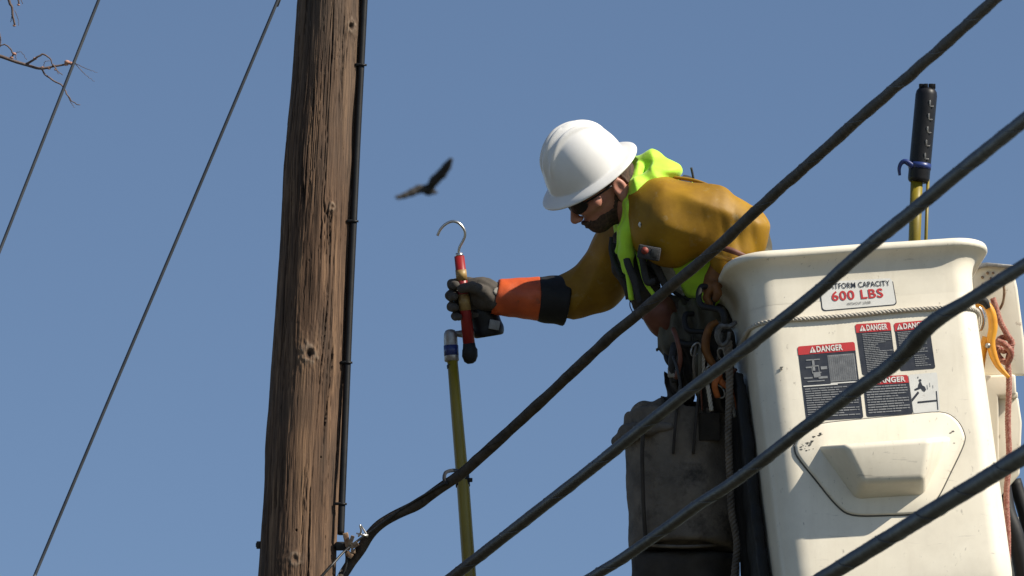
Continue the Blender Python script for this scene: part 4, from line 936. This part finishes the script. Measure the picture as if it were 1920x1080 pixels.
labs = [('grey rope hanging down along the bucket corner past the canvas bag', [(1366, 640, .24), (1368, 720, .24), (1366, 800, .24), (1368, 880, .23), (1372, 960, .22), (1382, 1020, .22), (1376, 1100, .22), (1378, 1200, .22)], 7, 'canvas'),
        ('short pale rope end dangling above the canvas bag', [(1322, 640, .2), (1318, 690, .2), (1328, 730, .2), (1334, 770, .2)], 4, 'rope'),
        ('thin pale cord hanging beside the orange strap', [(1356, 650, .22), (1366, 690, .22), (1372, 740, .22), (1378, 782, .21)], 3, 'glove_pale')]
for lab, pts, r_, mk in labs:
    p = fw(cr([Q(*a) for a in pts], 8)); o = rope(p, PX(r_), .035, M[mk], 'hanging_rope', None, 8); tag(o, lab, 'rope', 'ropes hanging on the left side')
rs = random.Random(11)
gear = thing('lanyard_cluster', 'tangle of dark lanyards and straps hanging between the hooks at the left rim', 'lanyards', fw(Q(1310, 790, .1)))
for i in range(14):
    x = rs.uniform(1262, 1372); y = rs.uniform(600, 680); z = rs.uniform(.12, .22); L = rs.uniform(60, 130); k = rs.uniform(-14, 14)
    mk = rs.choice(['webbing', 'canvas2', 'canvas', 'leather', 'olive', 'black', 'canvas'])
    p = cr([Q(x, y, z-.05), Q(x+k*.5, y+L*.2, z), Q(x+k, y+L*.6, z), Q(x+k*.4, y+L, z-.02)] + ([Q(x-k*.8, y+L*.7, z)] if i % 3 == 0 else []), 6)
    MB().add(*tube(fw(p), rs.uniform(.004, .011), 8, flat=rs.choice([.35, .6, 1]))).build('lanyard', M[mk], gear)
for i in range(5):
    q = Q(rs.uniform(1290, 1370), rs.uniform(640, 740), .2); a = np.linspace(0, 2*math.pi, 16); a0 = rs.uniform(0, 3)
    ring = np.array([q + [.012*math.cos(t)*math.cos(a0)-.02*math.sin(t)*math.sin(a0), .012*math.cos(t)*math.sin(a0)+.02*math.sin(t)*math.cos(a0), .004*math.sin(t+1)] for t in a])
    MB().add(*tube(fw(ring), .0028, 6)).build('metal_ring', M['galv'], gear)
def bundle(P): 
    d = chain(P, [Q(1300, 660, .06), Q(1288, 700, .05), Q(1270, 750, .02)], [.045, .05, .04], .02)
    d = smin(d, chain(P, [Q(1350, 640, .10), Q(1340, 700, .10), Q(1335, 760, .08)], [.04, .045, .045], .02), .02)
    return d + .008*np.sin(plane(P, Q(1290, 700, 0), (.94, .3, .1))*230 + 2.5*n3(P, .08, 120)) + .005*n3(P, .035, 121)
lo, hi = bounds([Q(1240, 640, -.02), Q(1375, 780, .14)], .06)
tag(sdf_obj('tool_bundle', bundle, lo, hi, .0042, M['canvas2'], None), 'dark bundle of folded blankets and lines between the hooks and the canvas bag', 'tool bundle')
t = thing('grey_snap_link', 'grey steel snap link on the rope at the left bucket corner', 'snap link', fw(Q(1352, 640, .27)))
MB().add(*cshape([(1380, 604, .26), (1368, 612, .27), (1352, 612, .27), (1345, 628, .27), (1352, 646, .27), (1364, 640, .27), (1368, 622, .27)], [4, 5, 6, 6, 5, 4, 4], 1)).build('link_body', M['darksteel'], t)
MB().add(*box(fw(Q(1262, 700, .04)), BAS, (PX(9), PX(9), .01), .003)).build('x', M['rope']) if False else None
tag(MB().add(*box(fw(Q(1261, 698, .12)), BAS, (PX(9), PX(10), .012), .004)).build('connector_block', M['glove_pale']), 'small pale block hanging under the lowest black hook', 'block')
# tool across the rim behind the elbow: dark red handle with yellow jaw
t = thing('hand_tool', 'dark red handled tool with a yellow grip lying over the bucket rim', 'hand tool', fw(Q(1380, 480, .27)))
MB().add(*tube(fw(np.array([Q(1345, 462, .30), Q(1372, 470, .30), Q(1402, 482, .31)])), [PX(5), PX(6), PX(4)], 10)).build('handle', M['leather'], t)
MB().add(*tube(fw(np.array([Q(1340, 478, .29), Q(1375, 490, .29)])), [PX(4), PX(5)], 10)).build('yellow_grip', M['amber'], t)

# ------------------------------------------------------------------ what the hand holds, and the hot stick on the cable
hk = thing('hook_tool', 'red handled tool with a steel hook and black ball end, held upright in the glove', 'hand tool', fw(Q(881, 678, -.14)))
a, b = Q(861, 480, -.15), Q(880, 650, -.15)
MB().add(*tube(fw(np.array([a, b])), [PX(9.5), PX(11.5)], 20)).build('handle', M['red'], hk)
for t0_, t1_ in [(.15, .27), (.42, .60)]:
    MB().add(*tube(fw(np.array([a+(b-a)*t0_, a+(b-a)*t1_])), [PX(10.1+t0_*2), PX(10.1+t1_*2)], 20)).build('worn_label', M['brass'], hk)
hook = cr([Q(x, y, -.15) for x, y in [(820, 442), (826, 430), (836, 420), (849, 415), (861, 419), (870, 430), (872, 441), (868, 452), (862, 463), (860, 473), (861, 482)]], 8)
MB().add(*tube(fw(hook), [PX(2.6)]*len(hook), 10)).build('steel_hook', M['steel'], hk)
MB().add(*tube(fw(np.array([Q(861, 474, -.15), Q(861.5, 481, -.15)])), [PX(6.5), PX(8)], 14)).build('ferrule', M['steel'], hk)
v, f = tube(fw(np.array([Q(879, 640, -.15), Q(880, 652, -.15), Q(881, 656, -.15), Q(881, 668, -.15), Q(881.5, 678, -.15), Q(882, 682, -.15)])), [PX(11), PX(12.5), PX(14.5), PX(15), PX(11), PX(5)], 20)
MB().add(v, f).build('ball_end', M['black'], hk)
ct_ = thing('driver_tool', 'black cordless tool behind the red handle, pointing at the stick head', 'power tool', fw(Q(905, 635, -.2)))
def drv(P):
    d = chain(P, [Q(896, 558, -.205), Q(906, 590, -.20), Q(915, 618, -.20)], [.030, .038, .046], .02); return smax(d, plane(P, Q(910, 633, 0), (.16, -.98, 0)), .006)
sdf_obj('housing', drv, *bounds([Q(893, 550, -.21), Q(915, 640, -.2)], .08), .0032, M['blackp'], ct_)
MB().add(*box(fw(Q(927, 609, -.148)), axr, (PX(10), PX(9), .004), .0015)).build('grey_plate', M['decal_grey'], ct_)
MB().add(*tube(fw(np.array([Q(846, 626, -.19), Q(858, 626, -.19), Q(870, 626, -.19), Q(892, 624, -.19)])), [PX(5), PX(6), PX(8), PX(9)], 12)).build('chuck', M['galv'], ct_)
hs_ = thing('hot_stick', 'long yellow hot stick with a grey and blue head, hooked behind the top cable', 'hot stick', fw(Q(890, 1260, -.05)))
MB().add(*tube(fw(np.array([Q(848, 672, -.16), Q(857, 780, -.10), Q(869, 920, -.0), Q(881, 1090, .08), Q(893, 1260, .18)])), [PX(10), PX(11), PX(12), PX(12.5), PX(13)], 16)).build('shaft', M['fibre'], hs_)
a, b = Q(844, 618, -.175), Q(847, 678, -.16); p = [a+(b-a)*t for t in (0, .03, .12, .3, .5, .8, .97, 1)]
MB().add(*tube(fw(np.array(p)), [PX(x) for x in (5, 9, 12, 13, 13, 13.5, 14, 12)], 18)).build('head', M['galv'], hs_)
MB().add(*tube(fw(np.array([a+(b-a)*.5, a+(b-a)*.82])), PX(14.0), 18)).build('blue_band', M['blue'], hs_)
MB().add(*tube(fw(np.array([Q(848, 684, -.155), Q(848.8, 690, -.153)])), PX(10.8), 16)).build('black_ring', M['black'], hs_)
mb = MB(); mb.add(*tube(fw(cr([Q(866, 884, -.03), Q(850, 882, .10), Q(836, 886, .24), (Q(833, 898, .34)), Q(838, 908, .37)], 6)), PX(3.5), 8))
mb.add(*tube(fw(np.array([Q(866, 886, -.025), Q(868, 912, -.01)])), PX(13.6), 16)); mb.add(*box(fw(Q(882, 900, -.015)), BAS, (PX(4), PX(4), .008), .002)); mb.build('cable_clip', M['black'], hs_)

# ------------------------------------------------------------------ bare branch, upper left
br = thing('tree_branch', 'bare budding tree branch reaching in at the upper left', 'tree branch', fw(Q(-600, 100, -2)))
bk = -1.2
def twig(pts, r0, r1, name='twig', m='twig', n=6):
    p = cr([Q(x, y, bk+dz) for x, y, dz in pts], n); L = np.linspace(0, 1, len(p)); p[:, 0] += .0012*np.sin(L*40); p[:, 1] += .001*np.sin(L*31+1)
    return MB().add(*tube(fw(p), PX(r0)+(PX(r1)-PX(r0))*L, 7)).build(name, M[m], br)
twig([(-620, 60, -.4), (-420, 20, -.3), (-200, 55, -.1), (-60, 90, 0), (0, 105, 0), (45, 121, 0), (78, 128, 0), (104, 124, 0), (138, 117, 0)], 5.5, 1.7, 'limb')
twig([(-420, 20, -.3), (-260, -90, -.2), (-120, -120, 0), (-20, -80, 0), (14, -5, 0), (22, 15, 0), (27, 48, 0)], 5, 2.0, 'twig')
for pts, a, b in [([(75, 127, 0), (92, 146, .01), (116, 160, .02), (126, 178, .03), (138, 192, .03), (150, 197, .03)], 2.0, .8),
                  ([(124, 172, .02), (132, 190, .0), (140, 202, 0)], .9, .5), ([(48, 121, 0), (66, 110, .01), (79, 102, .01), (92, 108, .01), (101, 124, .01), (117, 141, .0)], 2.6, .7),
                  ([(100, 121, 0), (105, 130, .02), (110, 139, .03)], 1.2, .6), ([(20, 112, 0), (24, 100, 0), (14, 86, 0), (4, 84, 0), (-4, 92, 0)], 1.8, 1),
                  ([(140, 118, 0), (160, 128, .0), (182, 136, .0)], .8, .4), ([(140, 118, 0), (158, 138, .0), (177, 153, .0)], .8, .4),
                  ([(30, 112, 0), (30, 100, 0), (40, 98, 0), (50, 112, 0)], .8, .5), ([(82, 127, 0), (84, 116, 0), (94, 114, 0)], .8, .5),
                  ([(22, 18, 0), (22, 30, 0), (20, 42, 0)], .9, .6), ([(28, 20, 0), (34, 36, 0), (35, 48, 0)], .7, .5), ([(32, -10, 0), (35, 8, 0)], 2.2, 1.6), ([(36, -8, 0), (42, 8, 0)], .8, .6), ([(-2, 60, 0), (1, 75, 0), (0, 88, 0)], 2, 1)]:
    twig(pts, a, b)
bpts = [(127, 117, 5), (134, 119, 4), (124, 121, 3.4), (27, 101, 3.4), (22, 108, 3), (66, 110, 3), (92, 128, 3), (27, 48, 2.6), (35, 9, 2.4), (80, 126, 2.2), (104, 131, 2), (120, 162, 1.8)]
for x, y, r_ in bpts:
    c = Q(x, y, bk); MB().add(*tube(fw(np.array([c + [-PX(r_)*1.3, PX(r_)*.3, 0], c + [-PX(r_)*.6, PX(r_)*.1, 0], c + [PX(r_)*.3, 0, 0], c + [PX(r_)*1.2, -PX(r_)*.4, 0]])), [PX(r_)*.4, PX(r_)*.95, PX(r_)*.8, PX(r_)*.2], 7)).build('bud', M['bud'], br)

# ------------------------------------------------------------------ vulture far away
bd = -180.0
def B(x, y, z=0): return Q(x, y, bd+z)
def bird(P):
    d = chain(P, [B(789, 352, .2), B(803, 357), B(818, 361, -.2)], [.055, .13, .045], .1)
    rw_ = [(B(806, 352), .12), (B(815, 338, .2), .14), (B(828, 326, .3), .14), (B(838, 312, .4), .12), (B(845, 300, .5), .07)]
    lw = [(B(798, 354), .11), (B(785, 355, .2), .12), (B(772, 361, .3), .105), (B(758, 367, .4), .08), (B(745, 370, .5), .05)]
    for ch in (rw_, lw): d = smin(d, chain(P, [c[0] for c in ch], [c[1] for c in ch], .05), .06)
    for e in [(849, 297), (848, 304), (845, 309)]: d = smin(d, chain(P, [B(838, 312, .4), B(*e, .55)], [.04, .02], .01), .02)
    for e in [(740, 371), (742, 367), (746, 375)]: d = smin(d, chain(P, [B(758, 368, .4), B(*e, .55)], [.035, .02], .01), .02)
    return d
lo, hi = bounds([B(735, 285, -.4), B(860, 385, .7)], .1)
bo = sdf_obj('soaring_vulture', bird, lo, hi, .028, M['feather'], None)
tag(bo, 'dark soaring bird with raised wings, far away between the pole and the worker', 'bird')
